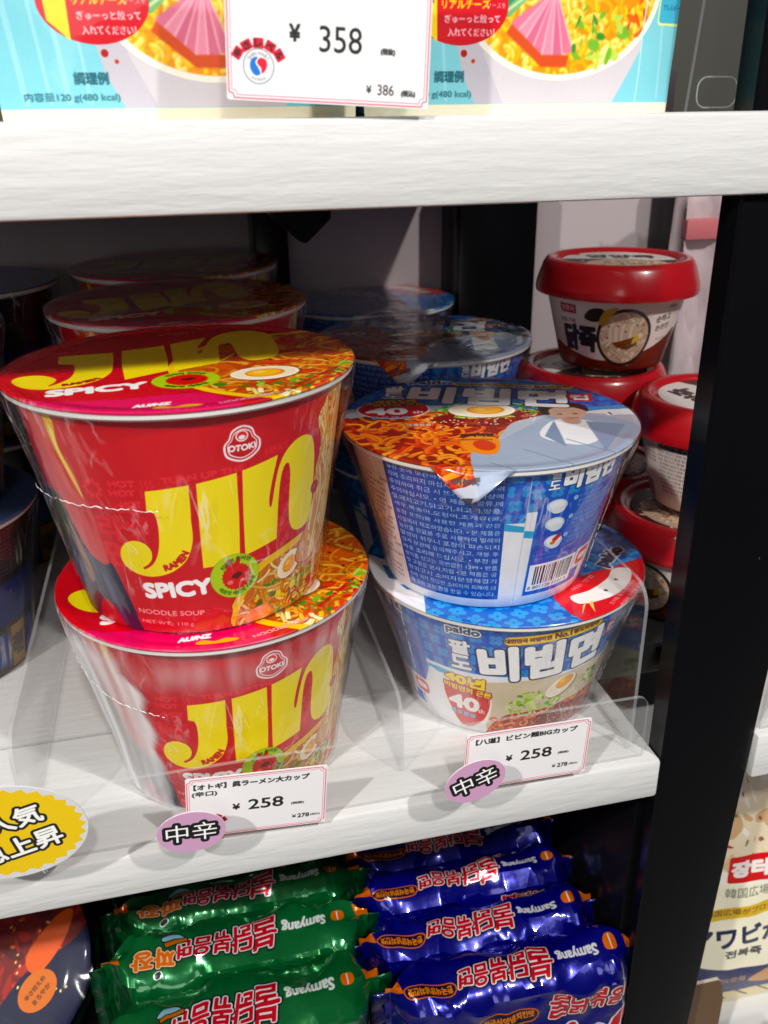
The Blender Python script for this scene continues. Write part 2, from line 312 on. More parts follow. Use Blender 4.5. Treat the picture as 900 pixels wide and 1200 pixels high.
def art_red_lid():
    c = Canvas(-74, -74, 74, 74, 5.4, RED)
    c.poly(smooth([(-74, -40), (-50, -47), (-24, -51), (2, -50), (14, -60), (12, -74), (-74, -74)], 5), (226, 10, 90))
    b = ell(54, -14, 60, 57, -8, 70)
    c.poly(b, (246, 200, 20), outline=(.8, (180, 30, 10)))
    inn = ell(54, -14, 56, 53, -8, 70); c.poly(inn, (206, 84, 14))
    noodles(c, inn, 330, [(214, 126, 34), (230, 166, 70), (196, 88, 18), (182, 62, 14)], 2.2, 11, 26, 1.3)
    c.blur(inn, 2)
    rr = random.Random(5); old = c.clip; c.clip = c.mask(inn)
    for k in range(150):
        x, y = rr.uniform(0, 74), rr.uniform(-70, 60); r = rr.uniform(.4, 1.6); c.poly(ell(x, y, r, r*.6, rr.uniform(0, 180), 10), rr.choice([(190, 20, 8), (150, 16, 8), (60, 110, 30), (240, 200, 60)]))
    for k in range(9):
        x, y = rr.uniform(20, 64), rr.uniform(-44, 30); c.poly(smooth([(x-7, y-1), (x, y+3.2), (x+7, y+1.5), (x+1, y-3)], 4), (200, 40, 14)); c.poly(smooth([(x-5, y), (x, y+2), (x+5, y+1), (x+1, y-1)], 4), (226, 70, 30))
    leaves(c, smooth([(2, -46), (18, -46), (36, -50), (56, -40), (62, -30), (46, -38), (30, -40), (10, -38)], 4), 70, GRN, 3.2, 6)
    leaves(c, smooth([(52, -36), (60, -26), (66, -18), (70, -22), (60, -40)], 4), 26, GRN, 3, 7)
    noodles(c, smooth([(10, -62), (20, -48), (40, -54), (60, -42), (66, -30), (74, -34), (50, -66)], 4), 70, [(250, 236, 180), (244, 210, 120), (250, 190, 60)], 2.4, 13, 20)
    for k in range(12): x, y = rr.uniform(20, 62), rr.uniform(-56, -30); c.poly(ell(x, y, 2.4, 1.2, rr.uniform(0, 90)), rr.choice([(214, 30, 20), (230, 60, 30), (60, 130, 40)]))
    c.clip = old
    egg(c, 32, -28, 14, 10, 6, (246, 190, 60))
    lid = hexc(YEL)
    J = np.vstack([[(-52, 24), (-29.4, 25), (-28.4, 10)], smooth([(-28.2, 1), (-28.6, -10), (-33, -21), (-42, -28.5), (-52.6, -29.4), (-61, -24), (-66, -15), (-65, -9), (-60, -6.5), (-54, -8.5), (-49.6, -14), (-49.4, -19), (-51.4, -24)], 5, False), smooth([(-50.6, -25), (-46, -19), (-43.6, -11), (-43.4, 0), (-44.6, 8)], 5, False), [(-51, 10)]])
    c.poly(J, YEL)
    c.poly([(-25.6, 27), (-7.5, 32.6), (-6, 10), (-5.6, -13.7), (-22.6, -23.6), (-24.6, 0)], YEL)
    N = np.vstack([[(-4.6, 34.4), (12, 43.6)], smooth([(12, 43.6), (8.6, 30), (6.8, 18), (7.4, 12.4), (9, 14.6), (10.6, 24), (13.4, 38), (18, 48), (26, 53), (34, 52), (40, 45), (42.2, 32), (42.4, 14), (41, 2), (37, -4.2), (30.4, -6.5), (25.6, -2.4), (23.6, 8), (22.8, 24), (20.8, 32), (17.6, 30), (16.4, 20), (15.8, 6)], 5, False), [(15.6, -6.4), (-3.6, -15.4), (-3.8, 8)]])
    c.poly(N, YEL)
    c.text('RAMEN', -38.8, -22.4, 15, 3.2, (170, 10, 16), .5, 30, bend=-20)
    c.text('SPICY', -32.4, -35.0, 36, 8.4, (250, 250, 250), 1, 4)
    c.poly(ell(.8, -30.2, 13.2, 12.6), (176, 206, 30), outline=(.3, (120, 150, 10)))
    c.poly(starp(1.2, -30.2, 8.6, 7.6, 22), (150, 10, 14)); c.poly(ell(1.2, -30.2, 8), (214, 24, 24)); c.poly(smooth([(-1.4, -30), (2, -31.6), (5, -29), (2, -27.6)], 4), (90, 8, 8))
    c.text('진라면 진라면', .8, -20.0, 17, 2.4, (30, 70, 10), .28, 0, bend=11); c.text('매운맛 매운맛', .8, -40.2, 18, 2.4, (30, 70, 10), .28, 0, bend=-11)
    E = ell(-3, 57, 11, 7); c.poly(E, (230, 90, 90), .6); c.poly(ell(-3, 57, 10, 6.2), RED); c.text('OTOKI', -3, 56, 14, 3.4, (230, 110, 110), .3)
    c.text('AU/NZ', -12, -61.4, 13, 3.0, (250, 250, 250), .5, 2, shear=.2)
    c.text('NOODLE SOUP', 24, -62.4, 26, 2.4, (250, 170, 190), .3, 20)
    c.text('SERVING SUGGESTION', 52, -38, 30, 1.8, (190, 10, 40), .3, 47)
    c.poly(smooth([(-12, -66), (-9, -64), (-4, -66), (0, -64.6), (6, -66), (2, -68), (-8, -68)], 3), (246, 190, 30))
    c.grain(.03, 2)
    return c.image('red_lid_print')
BLU = (8, 82, 196); NAV = (14, 34, 112)
def flower(c, x, y, r, col, a=1, rot=0):
    for k in range(4):
        t = R(rot+45+90*k); c.poly(ell(x+r*.58*math.cos(t), y+r*.58*math.sin(t), r*.46, n=14), col, a)
    c.poly(ell(x, y, r*.16, n=8), BLU, a)
def art_blue_side():
    c = Canvas(-188.5, 0, 188.5, 80.5, 5.2, (240, 240, 246)); rr = random.Random(2); O = 114
    # background of the blue sides
    def field(x0, x1, h0):
        c.poly(rect(x0, h0, x1, 80.5), BLU); old = c.clip; c.clip = c.mask(rect(x0, h0, x1, 80.5))
        for i, y in enumerate(np.arange(h0+2, 84, 7.5)):
            for x in np.arange(x0+(3.5 if i % 2 else 0), x1+5, 8.5): flower(c, x, y, 3.4, (70, 160, 226), .85)
        c.clip = old
    # back: ingredient table
    c.poly(rect(-188.5, 0, -116, 80.5), (240, 240, 246)); field(-188.5, -116, 44)
    c.poly(rect(-116, 0, -65.5, 80.5), (250, 226, 222))
    c.poly(rect(-113.5, 20, -69.5, 66), (236, 206, 200)); c.poly(rect(-113, 20.5, -70, 65.5), (250, 226, 222))
    for k in range(15):
        y = 63.6-k*3.0; x = -112
        while x < -71.5:
            l = rr.uniform(.8, 2.6); 
            if rr.random() < .86: c.text(rr.choice(['원재료', '나트륨', '탄수화물', '밀가루', '팜유', '감자전분', '정제소금', '당류', '지방', '단백질']), x+l*1.2, y, l*2.2, 1.7, (70, 46, 46), .08)
            x += l*2.4+.6
    for y in (14, 11, 8): c.text('식품유형 : 유탕면 / 포장재질 : 폴리에틸렌', -91, y, 40, 1.5, (90, 60, 60), .08)
    c.poly(rect(-112, 5.6, -70, 17), (90, 60, 60), .0)
    # blue panel of small print
    c.poly(rect(-66, 5.8, -12.2, 80.5), (22, 72, 176))
    T = ['버리십시오. • 직사광선을 피하고 서', '늘한 곳에 보관하십시오. • 전자레인', '지에 조리하지 마십시오. 화상의 우려', '주의하여 취급 시 뜨거우니 화상에', '주의하십시오. • 이 제품은 알류,메', '밀,돼지고기,닭고기,쇠고기,땅콩,', '새우,복숭아,오징어,조개류(굴,', '홍합 포함)를 사용한 제품과 같은', '시설에서 제조하였습니다. • 본 제품은', '농산물 원료를 주로 사용하여 벌레의', '발생이 쉬우니 포장이 파손되지', '않게 보관에 유의해주시고, 개봉 후', '바로 조리해 드십시오. • 부정·불', '량식품 신고는 국번없이 1399 • 반품', '및 교환은 본사,지점 • 본 제품은 공', '정위고시 소비자분쟁해결기', '준에 의거 정당한 소비자의 피해에 대', '해 교환 또는 환불 받을 수 있습니다.']
    for k, t in enumerate(T): c.text(t, -39, 77.6-k*4.04, 50.5, 2.75, (214, 232, 250), .12)
    # strip with flowers, cyan band, seam
    c.poly(rect(-12.2, 0, -3.2, 80.5), (240, 240, 246)); field(-12.2, -3.2, 50.5); c.poly([(-12.2, 46.5), (-3.2, 45), (-3.2, 48.2), (-12.2, 50.5)], (60, 170, 220))
    c.poly(rect(-3.4, 0, -3.0, 80.5), (190, 196, 214)); 
    # panel of steps
    c.poly(rect(-3, 0, 52, 80.5), (240, 240, 246)); field(-3, 52, 56); c.poly([(-3, 42), (2, 41), (2, 45), (-3, 46)], (60, 170, 220))
    P2 = smooth([(2, 7), (2, 44), (3.4, 57), (10, 60), (30, 61), (52, 61), (52, 7)], 1); c.poly([(1.6, 6.6), (1.6, 62), (52, 62), (52, 6.6)], (16, 84, 200))
    c.text('팔', 7, 75, 5, 5, layers=[(.5, NAV), (.3, (255, 255, 255))]); c.text('도', 7, 69.2, 5, 4.6, layers=[(.5, NAV), (.3, (255, 255, 255))])
    c.text('비빔면', 26, 72, 29, 11.5, layers=[(1.5, NAV), (.9, (255, 255, 255))], rot=2)
    for k, (x, y) in enumerate(((10.4, 57.6), (11.4, 47.6), (13, 37.4))):
        c.poly(ell(x, y, 5.2, 3.6, -8), (206, 224, 244)); c.poly(ell(x, y+.3, 4, 2.5, -8), (246, 250, 255)); c.poly(ell(x+1, y-2.4, 3.4, 2), (230, 236, 246))
        c.poly(ell(19.5, y+2.2, 1.2), (180, 214, 246)); c.text(str(k+1), 19.5, y+2.2, None, 1.3, (14, 60, 160), .1)
        for j, t in enumerate(('뚜껑을 열고 스프를 꺼낸 후', '끓는 물을 용기 안쪽선까지', '붓고 면을 익혀 주십시오')): c.text(t, 33, y+2.4-j*2.5, 23, 1.5, (150, 196, 240), .06)
    c.poly(smooth([(12, 38.5), (15, 41), (17, 40), (14, 37)], 3), (214, 50, 40)); c.poly(ell(12.8, 36.4, 1.6, 1), (230, 120, 40))
    c.text('※ 조리시 뜨거운 물에 의해 화상을 입을 수', 22, 30.6, 38, 1.6, (130, 180, 236), .06); c.text('있으니 주의하십시오', 14, 28, 20, 1.6, (130, 180, 236), .06)
    c.poly(rect(3, 9, 33.5, 25), (250, 250, 252)); x = 6.2
    while x < 31: wd = rr.choice([.4, .4, .8, 1.2]); c.poly(rect(x, 12.6, x+wd, 23.6), (20, 20, 30)); x += wd+rr.choice([.4, .5, .9])
    c.text('8 801128 502016', 17.5, 10.8, 27, 1.8, (20, 20, 30), .08)
    # front: blue top, white lower edge, food
    fr = rect(52, 0, 180, 80.5); c.poly(fr, (240, 240, 246)); field(52, 188.5, 44)
    lo = smooth([(52, 34), (60, 36), (70, 37.5), (80, 36), (92, 33), (112, 34), (134, 36), (160, 38), (186, 40), (186, -6), (52, -6)], 5)
    lo[:, 1] = lo[:, 1]+2; c.poly([(52, 41), (60, 42), (76, 40.5), (84, 39), (84, 35), (52, 36)], (70, 180, 226)); c.poly(lo, (240, 240, 246))
    field2 = smooth([(80, 44), (100, 42), (124, 43), (150, 46), (150, 30), (120, 20), (84, 26)], 4)
    c.poly(smooth([(80, 36), (100, 41), (124, 42), (150, 44), (168, 42), (172, 0), (92, 0), (88, 20)], 5), (216, 200, 172))
    sauce = smooth([(86, 3), (92, 12), (100, 17), (120, 19), (140, 22), (158, 20), (162, -3), (90, -4)], 5)
    c.poly(sauce, (150, 30, 14)); noodles(c, sauce, 120, SPN, 1.7, 21, 12, 1.6, (120, 20, 6))
    dk = smooth([(110, 4), (116, 14), (130, 18), (146, 17), (154, 8), (140, 0), (120, -2)], 5); c.poly(dk, (110, 14, 12)); noodles(c, dk, 50, [(150, 24, 16), (120, 14, 10), (180, 50, 30)], 1.6, 22, 12, 1.6, (70, 6, 4))
    for k in range(60): x, y = rr.uniform(112, 152), rr.uniform(2, 17); c.poly(ell(x, y, .55, .35, rr.uniform(0, 180), 8), (246, 226, 180))
    leaves(c, smooth([(96, 20), (98, 28), (108, 33), (122, 31), (128, 24), (120, 17), (104, 16)], 5), 110, LET, 2.4, 31)
    leaves(c, smooth([(138, 30), (142, 38), (150, 38), (152, 28)], 5), 40, GRN+LET, 2.6, 33)
    egg(c, 125.5, 33.5, 9.6, 5.6, 36, (250, 170, 20), (1.6, 2.4))
    for x, y in ((94, 8), (100, 6), (90, 12)): c.poly(ell(x, y, 2.6, 1.8), (214, 50, 20)); c.poly(ell(x, y, 1.6, 1), (244, 160, 80))
    c.poly(rect(61, 77, 62, 78), BLU, 0)
    wl = [(.9, (30, 30, 60)), (.35, (250, 250, 252))]
    c.text('paldo', 75, 71.2, 15, 5.2, layers=[(1.6, (60, 70, 110)), (1.1, (236, 238, 244)), (.35, (60, 64, 90))])
    yb = rrect(93, 66.2, 140, 71.8, 2.7); ro = R(4.5); cxy = np.array([115, 69]); q = yb-cxy; yb = np.c_[q[:, 0]*math.cos(ro)-q[:, 1]*math.sin(ro), q[:, 0]*math.sin(ro)+q[:, 1]*math.cos(ro)]+cxy+[0, 1]
    c.poly(yb, (250, 206, 30), outline=(.35, (70, 30, 20)))
    c.text('대한민국 비빔라면', 103.5, 69.2, 20, 2.7, (90, 20, 10), .3, 4.5); c.text('No.1', 119, 70.6, 7.6, 3.4, (90, 20, 10), .35, 4.5); c.text('팔도비빔면', 130.6, 71.4, 13.5, 2.7, (90, 20, 10), .3, 4.5)
    for t, y in (('팔', 60.2), ('도', 50.4)): c.text(t, 73, y, 9.6, 8.6, layers=[(1.2, (40, 44, 80)), (.65, (250, 250, 252))], rot=2)
    c.text('비빔면', 113, 54.4, 60, 21.5, layers=[(2.3, (24, 28, 60)), (1.55, (252, 252, 255))], rot=5.5)
    c.poly(rect(146, 58, 154, 68), (214, 24, 44)); c.text('컵', 150, 63, 6, 6, (255, 255, 255), .4)
    c.poly(smooth([(60.5, 24), (62, 34), (72, 36), (84, 34), (88.5, 25), (86, 12), (80, 5), (72, 2.6), (66, 7)], 5), (250, 240, 230)); c.poly(smooth([(61.5, 24), (63, 33), (72, 35), (84, 33), (87.5, 25), (85, 13), (79, 6), (72, 3.6), (67, 8)], 5), (214, 40, 40))
    c.text('40년', 74, 37.6, 21, 6.6, layers=[(1.2, (176, 30, 20)), (.7, (250, 226, 30))], rot=-5); c.text('비빔면의 근본', 75, 30.8, 26, 3.8, layers=[(1.0, (176, 30, 20)), (.3, (250, 226, 30))], rot=-6)
    c.text('40', 72.4, 21, 17, 9, (252, 250, 250), .9, -4); c.text('th', 82.6, 17, 3.4, 3, (252, 250, 250), .2)
    for k in range(4): flower(c, 65.5+k*4, 13.4-k*.3, 1.7, (120, 190, 230))
    c.poly(smooth([(92, 0), (94, 3), (90, 6), (88, 3)], 3), SPN[1], 0)
    for yy in (5.4, 3.4): c.text('조리예', 92, yy, 6, 1.4, (120, 90, 80), .05)
    c.poly(rect(34, 14, 50, 26), (240, 240, 246)); c.poly(rrect(36, 15.5, 48.5, 24.5, 3), (214, 40, 40)); c.poly(rrect(38, 18, 47, 22, 2), (250, 240, 240))
    c.poly(rect(-188.5, 78.4, 188.5, 80.5), (224, 230, 240), .6)
    c.grain(.03, 3)
    return c.image('blue_cup_print')
def art_blue_lid():
    c = Canvas(-96, -96, 96, 96, 4.6, BLU); rr = random.Random(4)
    for i, y in enumerate(np.arange(-76, 96, 9)):
        for x in np.arange(-80+(5 if i % 2 else 0), 90, 10): flower(c, x, y, 4, (50, 140, 214), .7, -18)
    # silver-white lower half
    c.poly(smooth([(-96, 26), (-66, 30), (-40, 34), (-10, 22), (20, 10), (50, -4), (96, -14), (96, -96), (-96, -96)], 4), (184, 190, 204))
    c.poly(smooth([(46, 0), (70, -10), (80, -8), (80, -2), (60, 2)], 4), (60, 160, 216)); c.poly(smooth([(50, -6), (70, -16), (80, -13), (80, -9), (60, -4)], 4), (246, 248, 252))
    # noodles
    nd = smooth([(-74, 12), (-60, 18), (-40, 20), (-14, 14), (6, 6), (26, 6), (30, -2), (10, -10), (0, -22), (-8, -34), (-20, -48), (-30, -72), (-60, -60), (-84, -20)], 5)
    c.poly(nd, (150, 30, 10)); noodles(c, nd, 260, SPN, 2.6, 41, 22, 1.7, (110, 16, 4))
    dk = smooth([(-26, 8), (0, 8), (28, 6), (34, 0), (14, -8), (-6, -12), (-24, -6)], 5); c.poly(dk, (120, 16, 12), .8)
    noodles(c, dk, 50, [(150, 30, 16), (120, 16, 10), (190, 60, 30)], 2, 42, 16, 1.6, (60, 6, 4))
    for k in range(80): x, y = rr.uniform(-30, 34), rr.uniform(-12, 8); c.poly(ell(x, y, .8, .5, rr.uniform(0, 180), 8), (250, 236, 200))
    leaves(c, smooth([(-24, 14), (-16, 24), (-4, 26), (-14, 10), (0, 2), (22, 4), (40, 14), (36, 4), (12, -2), (-12, 2)], 5), 130, LET, 4, 43)
    leaves(c, smooth([(14, 14), (24, 20), (40, 12), (36, 2), (20, 4)], 5), 60, LET+GRN, 3.4, 45)
    egg(c, 1, 12, 17, 11.5, -12, (250, 176, 20), (2, 0))
    # man in a grey jacket (plain drawing)
    suit = smooth([(-24, -46), (-6, -34), (16, -16), (30, -6), (52, -12), (64, -26), (60, -50), (30, -80), (-10, -90), (-30, -80)], 5)
    c.poly(suit, (164, 178, 202)); c.poly(smooth([(14, -34), (30, -12), (44, -16), (50, -30), (30, -50)], 4), (240, 242, 246))
    c.poly([(16, -34), (30, -12), (20, -50)], (130, 148, 180)); c.poly([(44, -18), (60, -28), (34, -60)], (136, 154, 184))
    c.poly(ell(41, -3, 9.5, 11, -20), (222, 182, 160)); c.poly(ell(38, -15, 4.4, 6), (210, 166, 144))
    c.poly(smooth([(28, 0), (32, 12), (44, 16), (54, 8), (52, -4), (48, 4), (40, 7), (34, 4), (31, -4)], 5), (46, 32, 30))
    for x, y in ((36.5, -4), (44, -6)): c.poly(ell(x, y, 1.4, .7, -20, 10), (50, 30, 28))
    c.line([(37.5, -10.8), (40.5, -12), (43.5, -11.6)], .8, (176, 80, 80))
    for a in ((-20, -60), (0, -48), (24, -40)): c.line([a, (a[0]+14, a[1]-26)], 1.2, (120, 138, 170), .6)
    c.poly(smooth([(-24, -30), (-14, -24), (-6, -32), (-14, -50), (-24, -44)], 4), (240, 140, 30)); c.poly(ell(-15, -38, 5, 7), (214, 60, 20))
    c.text('드라이면', -14, -24, 15, 4, (40, 30, 40), .5, -14); c.text('BIBIMMYEON', -16, -30, 14, 2, (60, 60, 70), .2, -14)
    c.text('여는곳', -34, -70, 12, 3.4, (70, 70, 80), .4, -22); c.poly([(-39, -76), (-33, -78), (-38, -82)], (70, 70, 80))
    c.blur(suit, 2); c.blur(ell(40, -2, 16, 20), 3)
    c.text('조리예', 20, -3, 8, 2, (250, 250, 250), .1, -12)
    # logo
    c.text('팔', -33, 60.6, 11, 10, layers=[(1.2, (40, 44, 80)), (.6, (250, 250, 252))], rot=-18); c.text('도', -36, 49.6, 11, 9, layers=[(1.2, (40, 44, 80)), (.6, (250, 250, 252))], rot=-18)
    c.text('비빔면', 12, 35, 82, 29, layers=[(2.7, (24, 28, 60)), (1.8, (252, 252, 255))], rot=-22)
    yb = rrect(-34, -3, 34, 3, 2.9); ro = R(-24); yb = np.c_[yb[:, 0]*math.cos(ro)-yb[:, 1]*math.sin(ro), yb[:, 0]*math.sin(ro)+yb[:, 1]*math.cos(ro)]+[32, 51]
    c.poly(yb, (250, 200, 30)); c.text('대한민국 비빔라면 No.1 팔도비빔면', 32, 51, 62, 3.4, (90, 20, 10), .35, -24)
    c.text('paldo', -10, 68, 24, 7, layers=[(1.4, (230, 235, 244)), (.5, (60, 64, 90))], rot=-12)
    c.poly(ell(30, 76, 26, 12, -24), (190, 20, 40)); c.text('컵', 58, 20, 9, 9, layers=[(2.6, (214, 24, 44)), (.5, (255, 255, 255))], rot=-20)
    c.poly(ell(-42, 26, 19, 15, -8), (250, 240, 232)); c.poly(ell(-42, 26, 18, 14, -8), (206, 30, 36)); c.text('40', -46, 24, 20, 10, (250, 248, 248), 1, -10); c.text('th', -31, 19, 5, 4, (250, 248, 248), .3, -10)
    c.text('40년', -38, 39, 22, 6.4, layers=[(1.4, (120, 30, 10)), (.7, (214, 150, 30))], rot=-10); c.text('비빔면의 근본', -40, 33.6, 32, 3.4, layers=[(1, (120, 30, 10)), (.3, (230, 170, 40))], rot=-12)
    for k in range(4): flower(c, -54+k*5, 15-k, 2.2, (120, 190, 230))
    c.poly(ell(-36, -1, 6, 4.6), (206, 40, 40), .0); c.text('매콤달콤', -36, -2, 12, 3.4, layers=[(.8, (180, 40, 20)), (.25, (250, 240, 230))], rot=-12)
    c.poly(rrect(58, -14, 63, -6, .6), (246, 248, 252)); c.poly(rect(60, -13, 61, -9), (20, 20, 30))
    c.grain(.03, 4)
    return c.image('blue_lid_print')
def art_blue_lid_plain():
    c = Canvas(-96, -96, 96, 96, 4.6, (10, 100, 200)); rr = random.Random(4)
    for i, y in enumerate(np.arange(-76, 96, 9)):
        for x in np.arange(-80+(5 if i % 2 else 0), 90, 11): flower(c, x, y+rr.uniform(-1, 1), 4.4, (80, 176, 232), .8, rr.uniform(0, 60))
    c.poly([(-80, 30), (-50, 0), (-52, -24), (-60, -60), (-96, -60), (-96, 30)], (236, 238, 244)); c.poly([(-66, 8), (-54, -4), (-56, -14), (-66, -8)], (30, 140, 206))
    c.poly([(-62, -16), (-52, -18), (-54, -24), (-60, -22)], (30, 140, 206))
    b = smooth([(8, -46), (20, -38), (34, -30), (50, -26), (66, -22), (80, -24), (80, -60), (40, -80), (14, -76)], 5)
    c.poly(b, (226, 20, 36))
    ar = smooth([(16, -50), (28, -46), (42, -37), (50, -28), (58, -30), (54, -40), (44, -50), (32, -56), (18, -58)], 5); c.poly(ar, (248, 244, 240))
    for x, y in ((36, -48), (46, -39)): c.poly(starp(x, y, 1.6, .7, 5), (40, 30, 40))
    for k, (t, l) in enumerate((('뜨거운 물을 버리세요', 34), ('이곳에 구멍을 뚫고', 30), ('물을 따라 버리세요', 26))): c.text(t, 43+k*3.4, -52-k*3.6, l-4, 2.6, (252, 214, 214), .2, 42)
    c.text('여는 방법', 28, -38, 20, 2.6, (252, 190, 190), .2, 36)
    c.poly([(18, -60), (22, -56), (14, -68)], (246, 206, 120)); c.poly([(22, -58), (25, -56), (21, -68)], (246, 206, 120))
    c.text('paldo', 55, -15, 25, 8.6, layers=[(2, (230, 236, 244)), (.9, (40, 40, 70))], rot=42)
    c.text('비빔면', 38, 10, 60, 22, layers=[(2.4, (24, 28, 60)), (1.4, (252, 252, 255))], rot=44)
    c.grain(.03, 5)
    return c.image('blue_lid_back_print')
def art_tub_side():
    c = Canvas(-150, 0, 150, 50, 5, (232, 218, 212)); rr = random.Random(8)
    for s0 in (0,):
        c.poly(smooth([(-60, 16), (-36, 12), (-10, 8), (20, 14), (40, 22), (52, 26), (60, -4), (-60, -4)], 5), (112, 42, 28))
        c.poly(ell(4, 24, 19.5), (24, 20, 20)); c.poly(ell(4, 24, 17.4), (206, 176, 150)); 
        old = c.clip; c.clip = c.mask(ell(4, 24, 17))
        for k in range(260): c.poly(ell(rr.uniform(-14, 22), rr.uniform(6, 42), rr.uniform(1, 2.2), rr.uniform(.6, 1), rr.uniform(0, 180), 10), rr.choice([(222, 198, 172), (192, 152, 122), (240, 222, 200), (206, 180, 150)]))
        for k in range(9): c.poly(smooth([(-6+k*2, 20), (-7+k*2, 30), (-4+k*2, 34), (-3.6+k*2, 24)], 4), rr.choice([(240, 220, 200), (220, 190, 166)]))
        c.poly(smooth([(-4, 20), (6, 16), (14, 20), (10, 24), (2, 22)], 4), (120, 60, 24)); c.poly(smooth([(10, 20), (12, 27), (15, 23)], 3), (236, 190, 30))
        for k in range(14): c.poly(ell(rr.uniform(-8, 18), rr.uniform(10, 36), .9, .6), rr.choice([(70, 120, 40), (200, 60, 30)]))
        c.clip = old
        c.poly(smooth([(-24, 36), (-20, 42), (-12, 43), (-10, 38), (-16, 34)], 4), (44, 24, 20)); c.poly(smooth([(-14, 34), (-10, 42), (-2, 44), (-6, 38), (-11, 32)], 4), (206, 160, 60))
        c.poly(rrect(-44, 38, -30, 44, 1), (170, 24, 30)); c.text('전통죽', -37, 41, 11, 3.4, (240, 220, 210), .2)
        c.text('닭죽', -29, 22, 26, 16, (30, 20, 20), 1.3); c.text('영양 가득', -38, 33, 14, 3, (110, 60, 50), .2)
        c.text('순하고', 32, 36, 13, 4.4, (60, 40, 40), .25, 8); c.text('든든한', 33, 30, 13, 3.6, (60, 40, 40), .2, 8); c.text('285g', 38, 43, 8, 2.6, (60, 40, 40), .15)
        c.text('소고기 8.2%', 36, 22, 13, 2.2, (60, 40, 40), .1)
    for x0 in (-148, 62):
        for k in range(13): c.text('원재료명 쌀 정제수 닭고기 찹쌀 당근 대파 소금 참기름'[k % 5:24+k % 4], x0+22, 45-k*2.7, 40, 1.7, (60, 44, 44), .1)
        c.poly(rect(x0+2, 42, x0+42, 46), (40, 30, 34)); c.text('名称 おかゆ 内容量', x0+22, 44, 36, 2, (230, 220, 210), .1)
        c.poly(rrect(x0+46, 22, x0+58, 30, 2), (40, 34, 36)); c.poly(rrect(x0+47, 23, x0+57, 29, 1.6), (232, 218, 212)); c.text('紙', x0+52, 26, 5, 4.4, (40, 34, 36), .3)
        x = x0+46
        while x < x0+66: wd = rr.choice([.4, .8, 1.1]); c.poly(rect(x, 4, x+wd, 16), (20, 16, 18)); x += wd+.7
        for k in range(6): c.text('보관방법 직사광선을 피해', x0+60, 44-k*2.6, 26, 1.6, (60, 44, 44), .1)
    c.grain(.04, 6)
    return c.image('tub_print')
def art_tub_lid():
    c = Canvas(-38, -38, 38, 38, 5, (226, 216, 212)); rr = random.Random(9)
    c.poly(smooth([(-40, -2), (-10, 2), (20, -4), (40, -2), (40, -40), (-40, -40)], 4), (60, 34, 24))
    c.poly(ell(4, -16, 26, 18), (200, 170, 144))
    for k in range(160): c.poly(ell(rr.gauss(4, 11), rr.gauss(-16, 7), 2, 1, rr.uniform(0, 180), 10), rr.choice([(222, 198, 172), (182, 140, 110), (150, 110, 84), (236, 220, 200)]))
    c.text('영양죽', 2, 14, 44, 15, (40, 26, 26), 1); c.poly(rrect(-34, 20, -24, 26, 1), (170, 24, 30))
    c.grain(.04, 7)
    return c.image('tub_lid_print')
